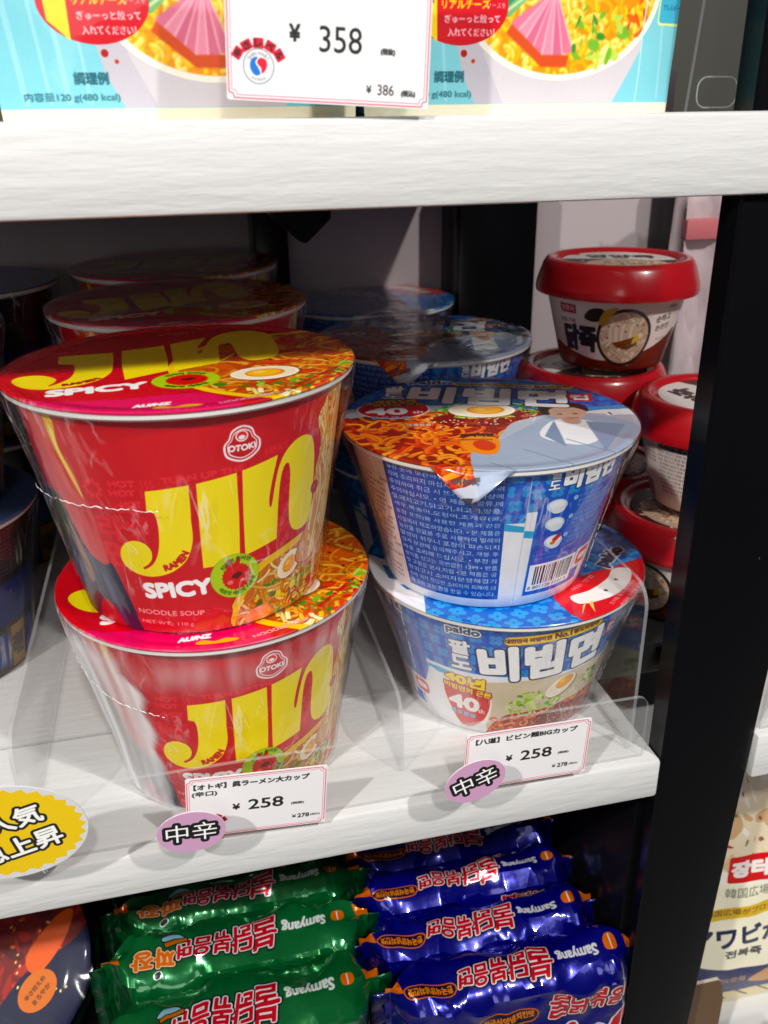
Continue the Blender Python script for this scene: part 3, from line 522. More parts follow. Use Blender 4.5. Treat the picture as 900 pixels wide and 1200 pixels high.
def art_cyan():
    W_ = 122; c = Canvas(0, 0, W_, 95, 5, (132, 204, 216)); rr = random.Random(10)
    for x, w_ in ((6, 2), (14, 1.2), (20, 1.6), (27, 1), (113, 1)): c.line([(x+4, 90), (x, 50), (x+3, 5)], w_, (176, 226, 234), .5)
    c.poly([(41, 4), (36, 14), (33, 28), (33, 60), (112, 60), (106, 22), (96, 4)], (206, 200, 206))
    c.poly([(41, 4), (36, 14), (33, 28), (33, 60), (40, 60), (44, 20), (52, 4)], (180, 176, 190), .5)
    bl = ell(73, 42, 39, 30.5, 0, 70); c.poly(bl, (244, 236, 222)); inn = ell(73, 43, 37.2, 29.5, 0, 70); c.poly(inn, (236, 150, 40))
    noodles(c, inn, 330, [(246, 190, 60), (250, 206, 90), (240, 166, 40), (252, 216, 110)], 1.9, 51, 13, 2.4, (210, 110, 20))
    for k in range(7):
        a = R(206+k*13); q = .215
        c.poly([(70, 41), (70+18*math.cos(a), 39+19*math.sin(a)), (70+19*math.cos(a+q/2), 39+20*math.sin(a+q/2)), (70+18*math.cos(a+q), 39+19*math.sin(a+q))], [(222, 124, 152), (234, 146, 170), (214, 112, 142)][k % 3]); c.line([(70, 41), (70+18.5*math.cos(a+q), 39+19.5*math.sin(a+q))], .5, (248, 200, 206))
    c.poly([(54, 30), (52, 27), (66, 16), (76, 16), (77, 20), (66, 20)], (210, 90, 60))
    c.poly(smooth([(48, 40), (52, 48), (64, 50), (72, 44), (62, 40), (52, 32)], 4), (60, 140, 96)); c.line([(52, 33), (60, 40), (72, 46)], 3, (120, 176, 110)); c.line([(52, 34), (72, 47)], .8, (200, 226, 180))
    leaves(c, smooth([(78, 20), (82, 36), (98, 34), (100, 22), (90, 15)], 4), 34, [(120, 180, 60), (190, 214, 90), (236, 234, 150), (60, 140, 50)], 3.6, 52)
    leaves(c, smooth([(98, 30), (102, 40), (108, 36), (104, 26)], 4), 10, [(226, 80, 40), (240, 110, 60)], 3.6, 53)
    leaves(c, smooth([(62, 50), (70, 66), (92, 66), (96, 48), (88, 36), (76, 40)], 4), 40, [(244, 180, 90), (250, 200, 120), (226, 150, 60), (252, 214, 140)], 4.6, 54)
    leaves(c, smooth([(90, 58), (96, 66), (104, 60), (100, 52)], 4), 10, [(60, 150, 100), (40, 120, 80)], 4, 55)
    c.blur(inn, 3)
    c.poly(ell(36.5, 20.5, 1.2), (170, 30, 16)); c.poly(ell(40, 18, .7), (190, 60, 30))
    c.poly(ell(35, 35.5, 17.5, 12.5), (206, 20, 34)); c.poly([(19, 56), (20, 30), (26.6, 24), (27, 56)], (246, 210, 40))
    c.text('特製', 23.4, 41, 4.4, 10, (110, 90, 30), .3)
    c.text('リアルチーズ', 37, 36, 17, 2.8, (250, 190, 60), .3); c.text('ソースを', 48, 35.6, 7, 1.8, (250, 220, 220), .15); c.text('ぎゅーっと絞って', 39.5, 31.4, 20, 2.5, (250, 220, 224), .25); c.text('入れてください！', 39, 27.2, 17, 2.5, (250, 220, 224), .25)
    c.text('調理例', 31, 13, 11, 3.6, (40, 96, 110), .3); c.text('内容量120 g(480 kcal)', 24, 7.2, 31, 3.0, (40, 96, 110), .2)
    c.poly(rrect(112, 30, 132, 62, 1.5), (220, 240, 150)); c.poly(rrect(112.6, 30.8, 132, 62, 1.3), (84, 180, 210))
    for k in range(6): c.text('アレルギー', 118, 56-k*4, 8, 2, (30, 90, 120), .15)
    c.line([(109, 60), (106.5, 50), (106, 0)], .5, (180, 226, 238)); c.poly([(39, 80), (52, 50), (56, 58), (70, 95), (30, 95)], (246, 230, 190), .6)
    c.poly(ell(50, 74, 18, 12), (60, 50, 150)); c.poly(ell(110, 78, 14, 16), (246, 220, 60))
    c.poly(rect(0, 0, W_, 3.8), (238, 230, 204))
    c.grain(.04, 8)
    return c.image('cyan_pack_print')
def art_bag(kind):
    """x along the bag 0..150, y: 0 at the rear edge of the top face, falling to -42 at its front edge, on down the front"""
    base = (0, 100, 46) if kind == 'g' else (10, 12, 122)
    c = Canvas(0, -165, 150, 0, 4.6, base); rr = random.Random(11)
    OR = (236, 112, 20); WH = (246, 246, 246)
    c.poly([(0, -6), (8, -14), (10, -30), (0, -36)], OR); c.poly([(150, -8), (142, -16), (144, -30), (150, -34)], OR)
    red = (204, 14, 36)
    def big(x, y, w_, h_, rot):
        a = [(2.0, (20, 10, 20)), (1.25, WH), (.55, red)]
        n = 5; xs = [0, .25, .47, .68, .86]; sz = [1.15, .95, .85, .72, .62]
        co, si = math.cos(R(rot)), math.sin(R(rot))
        for k, ch in enumerate('불닭볶음면'):
            dx = (xs[k]-.42)*w_; c.text(ch, x+dx*co, y+dx*si, w_*.235*sz[k], h_*sz[k], layers=a, rot=rot, shear=.15)
    # top face: everything stands on its head
    c.poly(rrect(129, -27, 137, -19.5, 3), OR); c.line([(133, -26.5), (133, -20)], .8, WH)
    c.text('Samyang', 112.5, -23.5, 25, 8, WH, .5, 180)
    big(68, -25, 51, 18, 180)
    if kind == 'g':
        c.text('짜장', 28, -28, 23, 11, layers=[(1.7, (30, 20, 20)), (1.2, (250, 220, 190)), (.6, OR)], rot=176)
        c.poly(smooth([(33, -19.5), (37, -15), (43, -15), (46, -19)], 4), (150, 200, 220), outline=(.7, (20, 20, 20))); c.poly([(34, -20.5), (47, -17.5), (47.5, -19.5), (35, -22.5)], (196, 110, 40), outline=(.7, (20, 20, 20)))
        c.poly(smooth([(28, -37), (31, -36), (32, -38), (29, -39)], 3), (20, 20, 20), outline=(.5, WH))
    else:
        c.poly(rrect(10, -34, 40, -24, 4.8), OR); c.poly(rrect(10.8, -33.2, 39.2, -24.8, 4.2), (14, 12, 60)); c.text('한국식양념치킨맛', 25, -29, 25, 5.2, layers=[(.5, (120, 40, 10)), (.3, (250, 150, 30))], rot=180)
    # front face
    dy = -6 if kind != 'g' else -22
    c.text('samyang', 24, -60+dy, 30, 8, WH, .7, 8)
    big(118, -53+dy, 48, 16, -2)
    c.poly(rrect(50, -62+dy, 84, -51+dy, 5), OR); c.poly(rrect(50.8, -61.2+dy, 83.2, -51.8+dy, 4.6), (16, 12, 50)); c.text('한국식양념치킨맛', 67, -56.5+dy, 28, 5.2, layers=[(.5, (120, 40, 10)), (.3, (250, 150, 30))], rot=6)
    c.text('ブルダック', 100, -84+dy, 86, 26, layers=[(3.4, WH), (2.2, (214, 16, 34))], rot=8, shear=.15)
    c.poly(ell(80, -130, 50, 24), (90, 20, 10)); noodles(c, ell(80, -130, 48, 22), 90, SPN, 2.4, 61, 22)
    c.text('5 PACK', 25, -150, 24, 6, WH, .4)
    c.grain(.03, 9)
    return c.image('green_bag_print' if kind == 'g' else 'navy_bag_print')
def art_tag(lines, w_, h_, logo=None, hide=True):
    c = Canvas(0, 0, w_, h_, 9 if w_ < 65 else 8, (238, 236, 238)); P = (222, 96, 120)
    for ins, wd in ((.6, .42), (1.5, .22)):
        n = 1.6
        pts = [(ins+n, ins), (w_-ins-n, ins), (w_-ins-n+.2, ins+n*.8), (w_-ins, ins+n), (w_-ins, h_-ins-n), (w_-ins-n*.8, h_-ins-n*.8), (w_-ins-n, h_-ins), (ins+n, h_-ins), (ins+n*.8, h_-ins-n*.8), (ins, h_-ins-n), (ins, ins+n), (ins+n*.8, ins+n*.8), (ins+n, ins)]
        for a, b in zip(pts, pts[1:]): c.line([a, b], wd, P)
    K = (22, 22, 24)
    for t, x, y, ww, hh, b in lines: c.text(t, x, y, ww, hh, K, b)
    if logo:
        x, y, r = logo
        for k, ch in enumerate('辛さレベル'):
            a = R(148-k*29); q = np.array([x+r*1.55*math.cos(a), y+r*1.32*math.sin(a)]); ro = math.degrees(a)-90
            s = rrect(-r*.34, -r*.3, r*.34, r*.3, r*.08); cr, sr = math.cos(R(ro)), math.sin(R(ro))
            c.poly(np.c_[s[:, 0]*cr-s[:, 1]*sr, s[:, 0]*sr+s[:, 1]*cr]+q, (206, 40, 60)); c.text(ch, q[0], q[1], r*.42, r*.42, (60, 10, 20), .18, ro)
        c.poly(ell(x, y, r, r*1.04), (130, 134, 142)); c.poly(ell(x, y, r*.93, r*.97), (236, 236, 238))
        c.poly(smooth([(x-.05*r, y+.55*r), (x-.45*r, y+.4*r), (x-.55*r, y-.1*r), (x-.25*r, y-.52*r), (x+.1*r, y-.45*r), (x+.0*r, y-.1*r), (x-.2*r, y+.2*r)], 4), (40, 120, 200))
        c.poly(smooth([(x+.1*r, y+.5*r), (x-.1*r, y+.2*r), (x+.15*r, y-.1*r), (x+.2*r, y-.42*r), (x+.5*r, y-.1*r), (x+.5*r, y+.35*r)], 4), (226, 50, 70))
        c.text('SHIN MART', x, y+r*.74, r*1.5, r*.22, (90, 90, 96), .06, 0, bend=r*.74)
        c.text('KOREA', x, y-r*.76, r*.9, r*.16, (90, 90, 96), .03, 0, bend=-r*.8)
    return c
def art_badge(kind):
    if kind == 'pink':
        c = Canvas(-16, -12, 16, 12, 14, (204, 158, 192))
        c.text('中辛', 0, 0, 21, 9.6, layers=[(1.5, (14, 12, 14)), (.0, (250, 250, 250))], rot=0)
        return c.image('pink_badge_print')
    c = Canvas(-34, -26, 34, 26, 9, (214, 214, 218))
    c.poly(starp(0, 0, 31, 28.6, 30, 3, .72), (234, 196, 8))
    wl = [(1.5, (20, 20, 22)), (.38, (248, 248, 244))]
    c.text('人気', 4, 6.6, 21, 9.4, layers=wl, rot=17); c.text('急上昇', 5, -7.4, 33, 9.6, layers=wl, rot=17)
    return c.image('yellow_badge_print')
def art_pouch():
    c = Canvas(0, 0, 120, 200, 4, (246, 240, 214)); rr = random.Random(12)
    c.poly(rect(0, 184, 120, 200), (206, 150, 40)); f = smooth([(-5, 126), (40, 118), (80, 118), (125, 124), (125, 186), (-5, 186)], 3); c.poly(f, (236, 218, 190))
    leaves(c, f, 150, [(250, 240, 224), (236, 206, 170), (224, 190, 150), (246, 226, 200), (206, 170, 130)], 9, 71); leaves(c, f, 40, [(80, 60, 60), (150, 100, 80), (210, 60, 50), (120, 130, 80), (60, 50, 70)], 3, 72)
    c.poly(smooth([(-5, 118), (40, 110), (80, 110), (125, 116), (125, 132), (80, 120), (40, 120), (-5, 130)], 4), (248, 246, 232))
    c.poly(rrect(30, 112, 62, 134, 2), (216, 24, 28)); c.text('장터', 46, 123, 26, 12, (250, 244, 240), 1.2)
    c.text('韓国広場', 46, 104, 33, 8, (90, 96, 84), .15)
    c.poly(smooth([(-5, 86), (40, 92), (80, 96), (125, 98), (125, 88), (80, 86), (40, 82), (-5, 78)], 4), (222, 180, 40)); c.text('韓国広場がプロデュース', 52, 88.6, 70, 5.4, (90, 60, 20), .2, 4)
    c.text('アワビがゆ', 52, 67, 86, 17, (30, 34, 70), .9, 4); c.text('전복죽', 48, 51, 28, 7, (30, 34, 40), .5)
    c.poly(smooth([(-5, 40), (40, 36), (80, 36), (125, 40), (125, 4), (-5, 4)], 3), (24, 34, 92)); c.text('米油100%使用', 34, 25, 38, 5.6, (206, 160, 110), .25)
    c.poly(smooth([(56, 22), (70, 32), (84, 32), (90, 26), (72, 18)], 4), (200, 150, 96)); c.poly(rect(0, 0, 120, 12), (222, 206, 160))
    for k in range(5): c.line([(10+k*18, 14), (24+k*18, 4)], 1.4, (60, 60, 90))
    c.grain(.04, 10); return c.image('pouch_print')
def art_chili():
    c = Canvas(-60, -60, 60, 60, 4, (8, 14, 50)); rr = random.Random(13); f = smooth([(-60, 50), (0, 60), (44, 56), (62, 30), (52, 8), (24, -6), (0, -26), (-60, -36)], 5)
    c.poly(f, (110, 14, 8)); leaves(c, f, 170, [(120, 10, 6), (160, 20, 8), (80, 6, 4), (170, 34, 12), (140, 14, 8)], 8, 81); leaves(c, f, 120, [(214, 50, 20), (240, 120, 60), (90, 8, 6)], 2, 82)
    for k in range(90): c.poly(ell(rr.uniform(-50, 46), rr.uniform(-20, 50), .9, .6, rr.uniform(0, 90), 8), (240, 216, 150))
    c.poly(smooth([(30, -8), (24, 2), (40, 20), (50, 22), (44, 6)], 4), (226, 90, 30))
    c.blur(f, 2); c.poly(ell(30, -16, 11.5, 9, 45), (206, 104, 16)); c.text('辛さ控えめ', 28.6, -14.6, 14, 2.6, (60, 30, 20), .25, 45); c.text('まろやか', 32, -18, 12, 2.6, (60, 30, 20), .25, 45)
    c.poly(smooth([(-40, -34), (-10, -44), (20, -60), (-40, -60)], 3), (220, 180, 190)); c.text('チキン', -20, -48, 26, 9, (206, 30, 50), .8, -14)
    c.grain(.04, 11); return c.image('chilli_print')

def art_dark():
    c = Canvas(-188.5, 0, 188.5, 100, 3, (9, 10, 14)); rr = random.Random(20)  # print colours darkened to include the shade these cups stand in
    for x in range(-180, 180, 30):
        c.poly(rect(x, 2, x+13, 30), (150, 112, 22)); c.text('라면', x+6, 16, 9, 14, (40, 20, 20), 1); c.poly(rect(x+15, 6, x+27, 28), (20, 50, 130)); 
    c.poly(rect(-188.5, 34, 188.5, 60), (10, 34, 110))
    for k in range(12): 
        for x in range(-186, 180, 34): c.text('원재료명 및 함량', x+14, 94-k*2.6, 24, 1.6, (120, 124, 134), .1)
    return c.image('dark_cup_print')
# ================================================================== materials
def mat(name, col=(.5, .5, .5), rough=.5, img=None, metal=0, coat=0, spec=.5, bump=None, rvar=0, coat_rough=.06):
    m = bpy.data.materials.new(name); m.use_nodes = True; nt = m.node_tree; b = nt.nodes['Principled BSDF']
    b.inputs['Base Color'].default_value = (*col, 1); b.inputs['Roughness'].default_value = rough; b.inputs['Metallic'].default_value = metal
    b.inputs['Coat Weight'].default_value = coat; b.inputs['Coat Roughness'].default_value = coat_rough; b.inputs['Specular IOR Level'].default_value = spec
    if img:
        t = nt.nodes.new('ShaderNodeTexImage'); t.image = img; t.extension = 'EXTEND'
        g = nt.nodes.new('ShaderNodeHueSaturation'); g.inputs['Saturation'].default_value = 1.06; g.inputs['Value'].default_value = 1.0
        nt.links.new(t.outputs[0], g.inputs['Color']); nt.links.new(g.outputs[0], b.inputs['Base Color'])
    last = None
    for bp in (bump or []):
        sc, st, dist = bp[0], bp[1], bp[2]; kind = bp[3] if len(bp) > 3 else 'noise'; vec = bp[4] if len(bp) > 4 else (1, 1, 1)
        tc = nt.nodes.new('ShaderNodeTexCoord'); mp = nt.nodes.new('ShaderNodeMapping'); mp.inputs['Scale'].default_value = vec
        nt.links.new(tc.outputs['Object'], mp.inputs[0])
        if kind == 'noise': n = nt.nodes.new('ShaderNodeTexNoise'); n.inputs['Detail'].default_value = 4; out = n.outputs[0]
        elif kind == 'crease': n = nt.nodes.new('ShaderNodeTexVoronoi'); n.feature = 'F1'; out = n.outputs[0]
        n.inputs['Scale'].default_value = sc; nt.links.new(mp.outputs[0], n.inputs['Vector'])
        bn = nt.nodes.new('ShaderNodeBump'); bn.inputs['Strength'].default_value = st; bn.inputs['Distance'].default_value = dist
        nt.links.new(out, bn.inputs['Height'])
        if last: nt.links.new(last.outputs[0], bn.inputs['Normal'])
        last = bn
    if last: nt.links.new(last.outputs[0], b.inputs['Normal']); nt.links.new(last.outputs[0], b.inputs['Coat Normal'])
    if rvar:
        n = nt.nodes.new('ShaderNodeTexNoise'); n.inputs['Scale'].default_value = 60; mr = nt.nodes.new('ShaderNodeMapRange')
        mr.inputs[3].default_value = max(.02, rough-rvar); mr.inputs[4].default_value = rough+rvar
        tc = nt.nodes.new('ShaderNodeTexCoord'); nt.links.new(tc.outputs['Object'], n.inputs['Vector']); nt.links.new(n.outputs[0], mr.inputs[0]); nt.links.new(mr.outputs[0], b.inputs['Roughness'])
    return m
def clear(name, ior=1.45, tint=(1, 1, 1), rough=.03, bumps=(), haze=0, wrinkle=0, boost=1):
    """clear sheet: what passes through stays straight, what reflects follows Fresnel; wrinkles whiten the film"""
    m = bpy.data.materials.new(name); m.use_nodes = True; nt = m.node_tree; nt.nodes.clear(); N = nt.nodes.new; K = nt.links.new
    out = N('ShaderNodeOutputMaterial'); tr = N('ShaderNodeBsdfTransparent'); tr.inputs[0].default_value = (*tint, 1)
    gl = N('ShaderNodeBsdfGlossy'); gl.inputs['Roughness'].default_value = rough
    # Schlick's reflectance on |N.I|, the same from both faces of the sheet
    ge = N('ShaderNodeNewGeometry'); fr = N('ShaderNodeVectorMath'); fr.operation = 'DOT_PRODUCT'; K(ge.outputs['Incoming'], fr.inputs[0]); K(ge.outputs['Normal'], fr.inputs[1])
    def mth(op, a, b=None):
        q = N('ShaderNodeMath'); q.operation = op; q.use_clamp = True
        for i_, x_ in enumerate((a, b)):
            if x_ is None: continue
            if isinstance(x_, (int, float)): q.inputs[i_].default_value = x_
            else: K(x_, q.inputs[i_])
        return q.outputs[0]
    ab_ = N('ShaderNodeMath'); ab_.operation = 'ABSOLUTE'; K(fr.outputs['Value'], ab_.inputs[0])
    F0 = ((ior-1)/(ior+1))**2*boost*1.8
    pw = mth('POWER', mth('SUBTRACT', 1., ab_.outputs[0]), 5.)
    mul = N('ShaderNodeMath'); mul.operation = 'MULTIPLY_ADD'; mul.use_clamp = True; K(pw, mul.inputs[0]); mul.inputs[1].default_value = .85-F0; mul.inputs[2].default_value = F0; mx = N('ShaderNodeMixShader'); K(mul.outputs[0], mx.inputs[0]); K(tr.outputs[0], mx.inputs[1]); K(gl.outputs[0], mx.inputs[2])
    last = None; tc = N('ShaderNodeTexCoord')
    for sc, st, dist, vec in bumps:
        mp = N('ShaderNodeMapping'); mp.inputs['Scale'].default_value = vec; K(tc.outputs['Object'], mp.inputs[0])
        n = N('ShaderNodeTexNoise'); n.inputs['Scale'].default_value = sc; n.inputs['Detail'].default_value = 3; n.inputs['Distortion'].default_value = .6; K(mp.outputs[0], n.inputs['Vector'])
        bn = N('ShaderNodeBump'); bn.inputs['Strength'].default_value = st; bn.inputs['Distance'].default_value = dist; K(n.outputs[0], bn.inputs['Height'])
        if last: K(last.outputs[0], bn.inputs['Normal'])
        last = bn
    if last: K(last.outputs[0], gl.inputs['Normal']); K(last.outputs[0], fr.inputs[1])
    fin = mx
    if haze or wrinkle:
        df = N('ShaderNodeBsdfDiffuse'); df.inputs[0].default_value = (.95, .95, .96, 1); m2 = N('ShaderNodeMixShader'); K(mx.outputs[0], m2.inputs[1]); K(df.outputs[0], m2.inputs[2]); m2.inputs[0].default_value = haze
        if wrinkle:
            mp = N('ShaderNodeMapping'); mp.inputs['Scale'].default_value = (1, 1, .22); K(tc.outputs['Object'], mp.inputs[0])
            n = N('ShaderNodeTexNoise'); n.inputs['Scale'].default_value = 48; n.inputs['Detail'].default_value = 5; n.inputs['Distortion'].default_value = 1.2; K(mp.outputs[0], n.inputs['Vector'])
            sb = N('ShaderNodeMath'); sb.operation = 'SUBTRACT'; sb.inputs[1].default_value = .5; K(n.outputs[0], sb.inputs[0])
            ab = N('ShaderNodeMath'); ab.operation = 'ABSOLUTE'; K(sb.outputs[0], ab.inputs[0])
            mr = N('ShaderNodeMapRange'); mr.inputs[1].default_value = 0; mr.inputs[2].default_value = .022; mr.inputs[3].default_value = haze+wrinkle; mr.inputs[4].default_value = haze; K(ab.outputs[0], mr.inputs[0])
            n2 = N('ShaderNodeTexNoise'); n2.inputs['Scale'].default_value = 26; K(tc.outputs['Object'], n2.inputs['Vector'])
            mr2 = N('ShaderNodeMapRange'); mr2.inputs[1].default_value = .5; mr2.inputs[2].default_value = .68; K(n2.outputs[0], mr2.inputs[0])
            mm = N('ShaderNodeMath'); mm.operation = 'MULTIPLY'; K(mr.outputs[0], mm.inputs[0]); K(mr2.outputs[0], mm.inputs[1])
            at = N('ShaderNodeAttribute'); at.attribute_name = 'painted_glare'; ad = N('ShaderNodeMath'); ad.operation = 'ADD'; ad.use_clamp = True  # painted reflection, added on top of the wrinkle whitening
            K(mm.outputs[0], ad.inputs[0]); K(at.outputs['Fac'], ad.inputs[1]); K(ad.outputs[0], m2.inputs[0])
        fin = m2
    K(fin.outputs[0], out.inputs[0]); return m
white_board = mat('white_embossed_board', (.67, .67, .665), .42, bump=[(34, .42, .0011, 'noise', (1, 6, 7)), (120, .25, .0003, 'noise', (1, 4, 4))], rvar=.08)
black_metal = mat('black_powdercoat', (.003, .003, .004), .22, spec=.14, bump=[(900, .1, .0002)], rvar=.04)
_nt = black_metal.node_tree; _n = _nt.nodes.new('ShaderNodeTexNoise'); _n.inputs['Scale'].default_value = 420; _n.inputs['Detail'].default_value = 1
_c = _nt.nodes.new('ShaderNodeTexCoord'); _m = _nt.nodes.new('ShaderNodeMapping'); _m.inputs['Scale'].default_value = (1, 1, .35); _r = _nt.nodes.new('ShaderNodeValToRGB')
_r.color_ramp.elements[0].position = .80; _r.color_ramp.elements[0].color = (.003, .003, .004, 1); _r.color_ramp.elements[1].position = .84; _r.color_ramp.elements[1].color = (.12, .12, .12, 1)
_nt.links.new(_c.outputs['Object'], _m.inputs[0]); _nt.links.new(_m.outputs[0], _n.inputs['Vector']); _nt.links.new(_n.outputs[0], _r.inputs[0]); _nt.links.new(_r.outputs[0], _nt.nodes['Principled BSDF'].inputs['Base Color'])
back_grey = mat('grey_panel', (.44, .37, .39), .5, bump=[(30, .1, .001)])
dark_board = mat('dark_shelf_board', (.012, .011, .012), .4)
white_rim = mat('white_cup_rim', (.82, .80, .76), .35)
film = clear('shrink_film', 1.5, (1, 1, 1), .045, [(30, 1.0, .006, (1, 1, .22)), (110, .45, .0012, (1, 1, .4))], .0, .36, .85)
thin_film = clear('thin_film', 1.45, (1, 1, 1), .08, [(18, .4, .004, (1, 1, 1))], 0, 0, .12)
seam_mat = mat('film_seam_white', (.85, .82, .84), .3)
acrylic = clear('clear_acrylic', 1.5, (.99, .995, .995), .02, (), .006, 0, .6)
acrylic_edge = mat('acrylic_edge', (.55, .57, .57), .12)
acrylic_edge.node_tree.nodes['Principled BSDF'].inputs['Alpha'].default_value = .3
ART = dict(rs=art_red_side, rl=art_red_lid, bs=art_blue_side, bl=art_blue_lid, bl2=art_blue_lid_plain, ts=art_tub_side, tl=art_tub_lid, cy=art_cyan,
           bg=lambda: art_bag('g'), bn=lambda: art_bag('n'), pk=lambda: art_badge('pink'), yb=lambda: art_badge('y'), po=art_pouch, ch=art_chili, dk=art_dark,
           tA=lambda: art_tag([('【オトギ】眞ラーメン大カップ', 28.5, 28.6, 50, 3.0, .22), ('(辛口)', 8, 24.6, 10.5, 3.0, .2), ('¥', 21.5, 15.4, 3.0, 3.2, .25), ('258', 34.5, 15.8, 15.2, 5.6, .22), ('(税抜)', 48.6, 13.6, 5.6, 1.5, .15), ('¥', 47.2, 5.8, 1.8, 1.8, .12), ('278', 51.4, 5.8, 5.2, 2.3, .16), ('(税込)', 56.8, 5.6, 4.4, 1.3, .12)], 61.5, 33.5, (10.5, 6, 4.2)).image('red_cup_price_print'),
           tB=lambda: art_tag([('【八道】ビビン麺BIGカップ', 30, 28.2, 50, 3.0, .22), ('¥', 22, 16, 3.0, 3.2, .25), ('258', 35.5, 16.4, 15.4, 5.6, .22), ('(税抜)', 49.4, 14.6, 5.4, 1.5, .15), ('¥', 45.4, 6.8, 1.8, 1.8, .12), ('278', 49.8, 6.8, 5.2, 2.3, .16), ('(税込)', 55.4, 6.6, 4.4, 1.3, .12)], 62, 33, None).image('blue_cup_price_print'),
           tC=lambda: art_tag([('(ポケット麺)', 58, 33.6, 13, 2.4, .2), ('¥', 21.4, 19.8, 3.2, 4.6, .3), ('358', 36, 18.6, 13.6, 7.4, .12), ('(税抜)', 51.4, 16.0, 4.6, 2, .2), ('¥', 45.4, 5, 1.6, 2.2, .15), ('386', 51, 5, 5.4, 3.1, .1), ('(税込)', 58.6, 4.2, 4.6, 2, .2)], 65.5, 60, (10, 9.8, 4.9)).image('cyan_pack_price_print'),
           tD=lambda: art_tag([('[韓国広場]アワビがゆ', 26, 25, 40, 3, .2), ('¥', 18, 14, 3, 3.4, .25), ('680', 32, 14, 14, 5.6, .4)], 61.5, 33.5, None).image('pouch_price_print'))
for k in ART: ART[k]()
set_type(); DRY = False
IM = {k: ART[k]() for k in ART}
bpy.data.objects.remove(_tob)
FOIL = [(60, .18, .0012), (260, .10, .0004)]
m_rs = mat('red_cup_paper', img=IM['rs'], rough=.4, coat=.15, bump=[(90, .06, .0005)])
m_rl = mat('red_lid_foil', img=IM['rl'], rough=.26, coat=.7, coat_rough=.12, bump=FOIL)
m_bs = mat('blue_cup_paper', img=IM['bs'], rough=.4, coat=.15, bump=[(90, .06, .0005)])
m_bl = mat('blue_lid_foil', img=IM['bl'], rough=.26, coat=.7, coat_rough=.12, bump=FOIL)
m_bl2 = mat('blue_lid_foil_back', img=IM['bl2'], rough=.26, coat=.7, coat_rough=.12, bump=FOIL)
m_ts = mat('tub_paper', img=IM['ts'], rough=.4, coat=.2); m_tl = mat('tub_lid_label', img=IM['tl'], rough=.4)
m_tubred = mat('red_plastic', (.46, .004, .010), .26, coat=.3, bump=[(40, .05, .001)])
m_cy = mat('cyan_pack_film', img=IM['cy'], rough=.4, coat=.4, bump=[(30, .25, .002)])
m_cyplain = mat('cyan_pack_side', (.10, .42, .52), .4)
m_bg = mat('green_foil', img=IM['bg'], rough=.2, metal=.5, coat=.9, coat_rough=.06, bump=[(26, .3, .004), (30, .5, .006, 'crease'), (90, .08, .001)])
m_bn = mat('navy_foil', img=IM['bn'], rough=.2, metal=.5, coat=.9, coat_rough=.06, bump=[(26, .3, .004), (30, .5, .006, 'crease'), (90, .08, .001)])
m_card = mat('card_back', (.78, .77, .78), .5)

# ================================================================== mesh helpers
def link(name, me, parent=None, loc=None, rot=None, label=None, cat=None, group=None, kind=None):
    o = bpy.data.objects.new(name, me); COL.objects.link(o)
    if parent: o.parent = parent
    if loc is not None: o.location = loc
    if rot is not None: o.rotation_euler = rot
    if label: o['label'] = label
    if cat: o['category'] = cat
    if group: o['group'] = group
    if kind: o['kind'] = kind
    return o
def mesh(name, v, f, mats, uv=None, sm=True, mi=None, angle=40):
    me = bpy.data.meshes.new(name); me.from_pydata([tuple(p) for p in v], [], f)
    for m in (mats if isinstance(mats, (list, tuple)) else [mats]): me.materials.append(m)
    if uv is not None:
        l = me.uv_layers.new(name='UVMap')
        for p in me.polygons:
            for li, vi in zip(p.loop_indices, p.vertices): l.data[li].uv = uv(p.index, vi, li) if callable(uv) else uv[vi]
    if mi is not None:
        for p, k in zip(me.polygons, mi): p.material_index = k
    if sm:
        me.polygons.foreach_set('use_smooth', [True]*len(me.polygons))
        if angle < 180: me.set_sharp_from_angle(angle=R(angle))
    me.update(); return me
def lathe(name, prof, mats, seg=96, uvf=None, mi=None, bot=True, top=True, angle=40, fr=None):
    """prof: (r, z); u runs once round starting at the back (+y), theta measured from -y"""
    v = []; f = []; uvl = []; m_ = []
    n = len(prof)
    for i in range(seg+1):
        th = -PI+2*PI*i/seg
        for (r, z) in prof:
            if fr: r, z2 = fr(th, r, z)
            else: z2 = z
            v.append((r*math.sin(th), -r*math.cos(th), z2)); uvl.append(uvf(th, r, z) if uvf else (i/seg, z))
    for i in range(seg):
        for j in range(n-1):
            a = i*n+j; f.append((a, a+n, a+n+1, a+1)); m_.append(mi[j] if mi else 0)
    me = mesh(name, v, f, mats, uvl, True, m_, angle)
    bm = bmesh.new(); bm.from_mesh(me); bmesh.ops.remove_doubles(bm, verts=bm.verts, dist=1e-6); bmesh.ops.recalc_face_normals(bm, faces=bm.faces); bm.to_mesh(me); bm.free()
    return me
def box_bm(x0, y0, z0, x1, y1, z1, bev=0, seg=2):
    bm = bmesh.new(); bmesh.ops.create_cube(bm, size=1, matrix=Matrix.Translation(((x0+x1)/2, (y0+y1)/2, (z0+z1)/2)) @ Matrix.Diagonal((x1-x0, y1-y0, z1-z0, 1)))
    if bev: bmesh.ops.bevel(bm, geom=bm.edges[:], offset=bev, segments=seg, profile=.5, affect='EDGES')
    return bm
def from_bm(name, bm, mats, sm=True, angle=35):
    me = bpy.data.meshes.new(name); bm.to_mesh(me); bm.free()
    for m in (mats if isinstance(mats, (list, tuple)) else [mats]): me.materials.append(m)
    if sm: me.polygons.foreach_set('use_smooth', [True]*len(me.polygons)); me.set_sharp_from_angle(angle=R(angle))
    return me
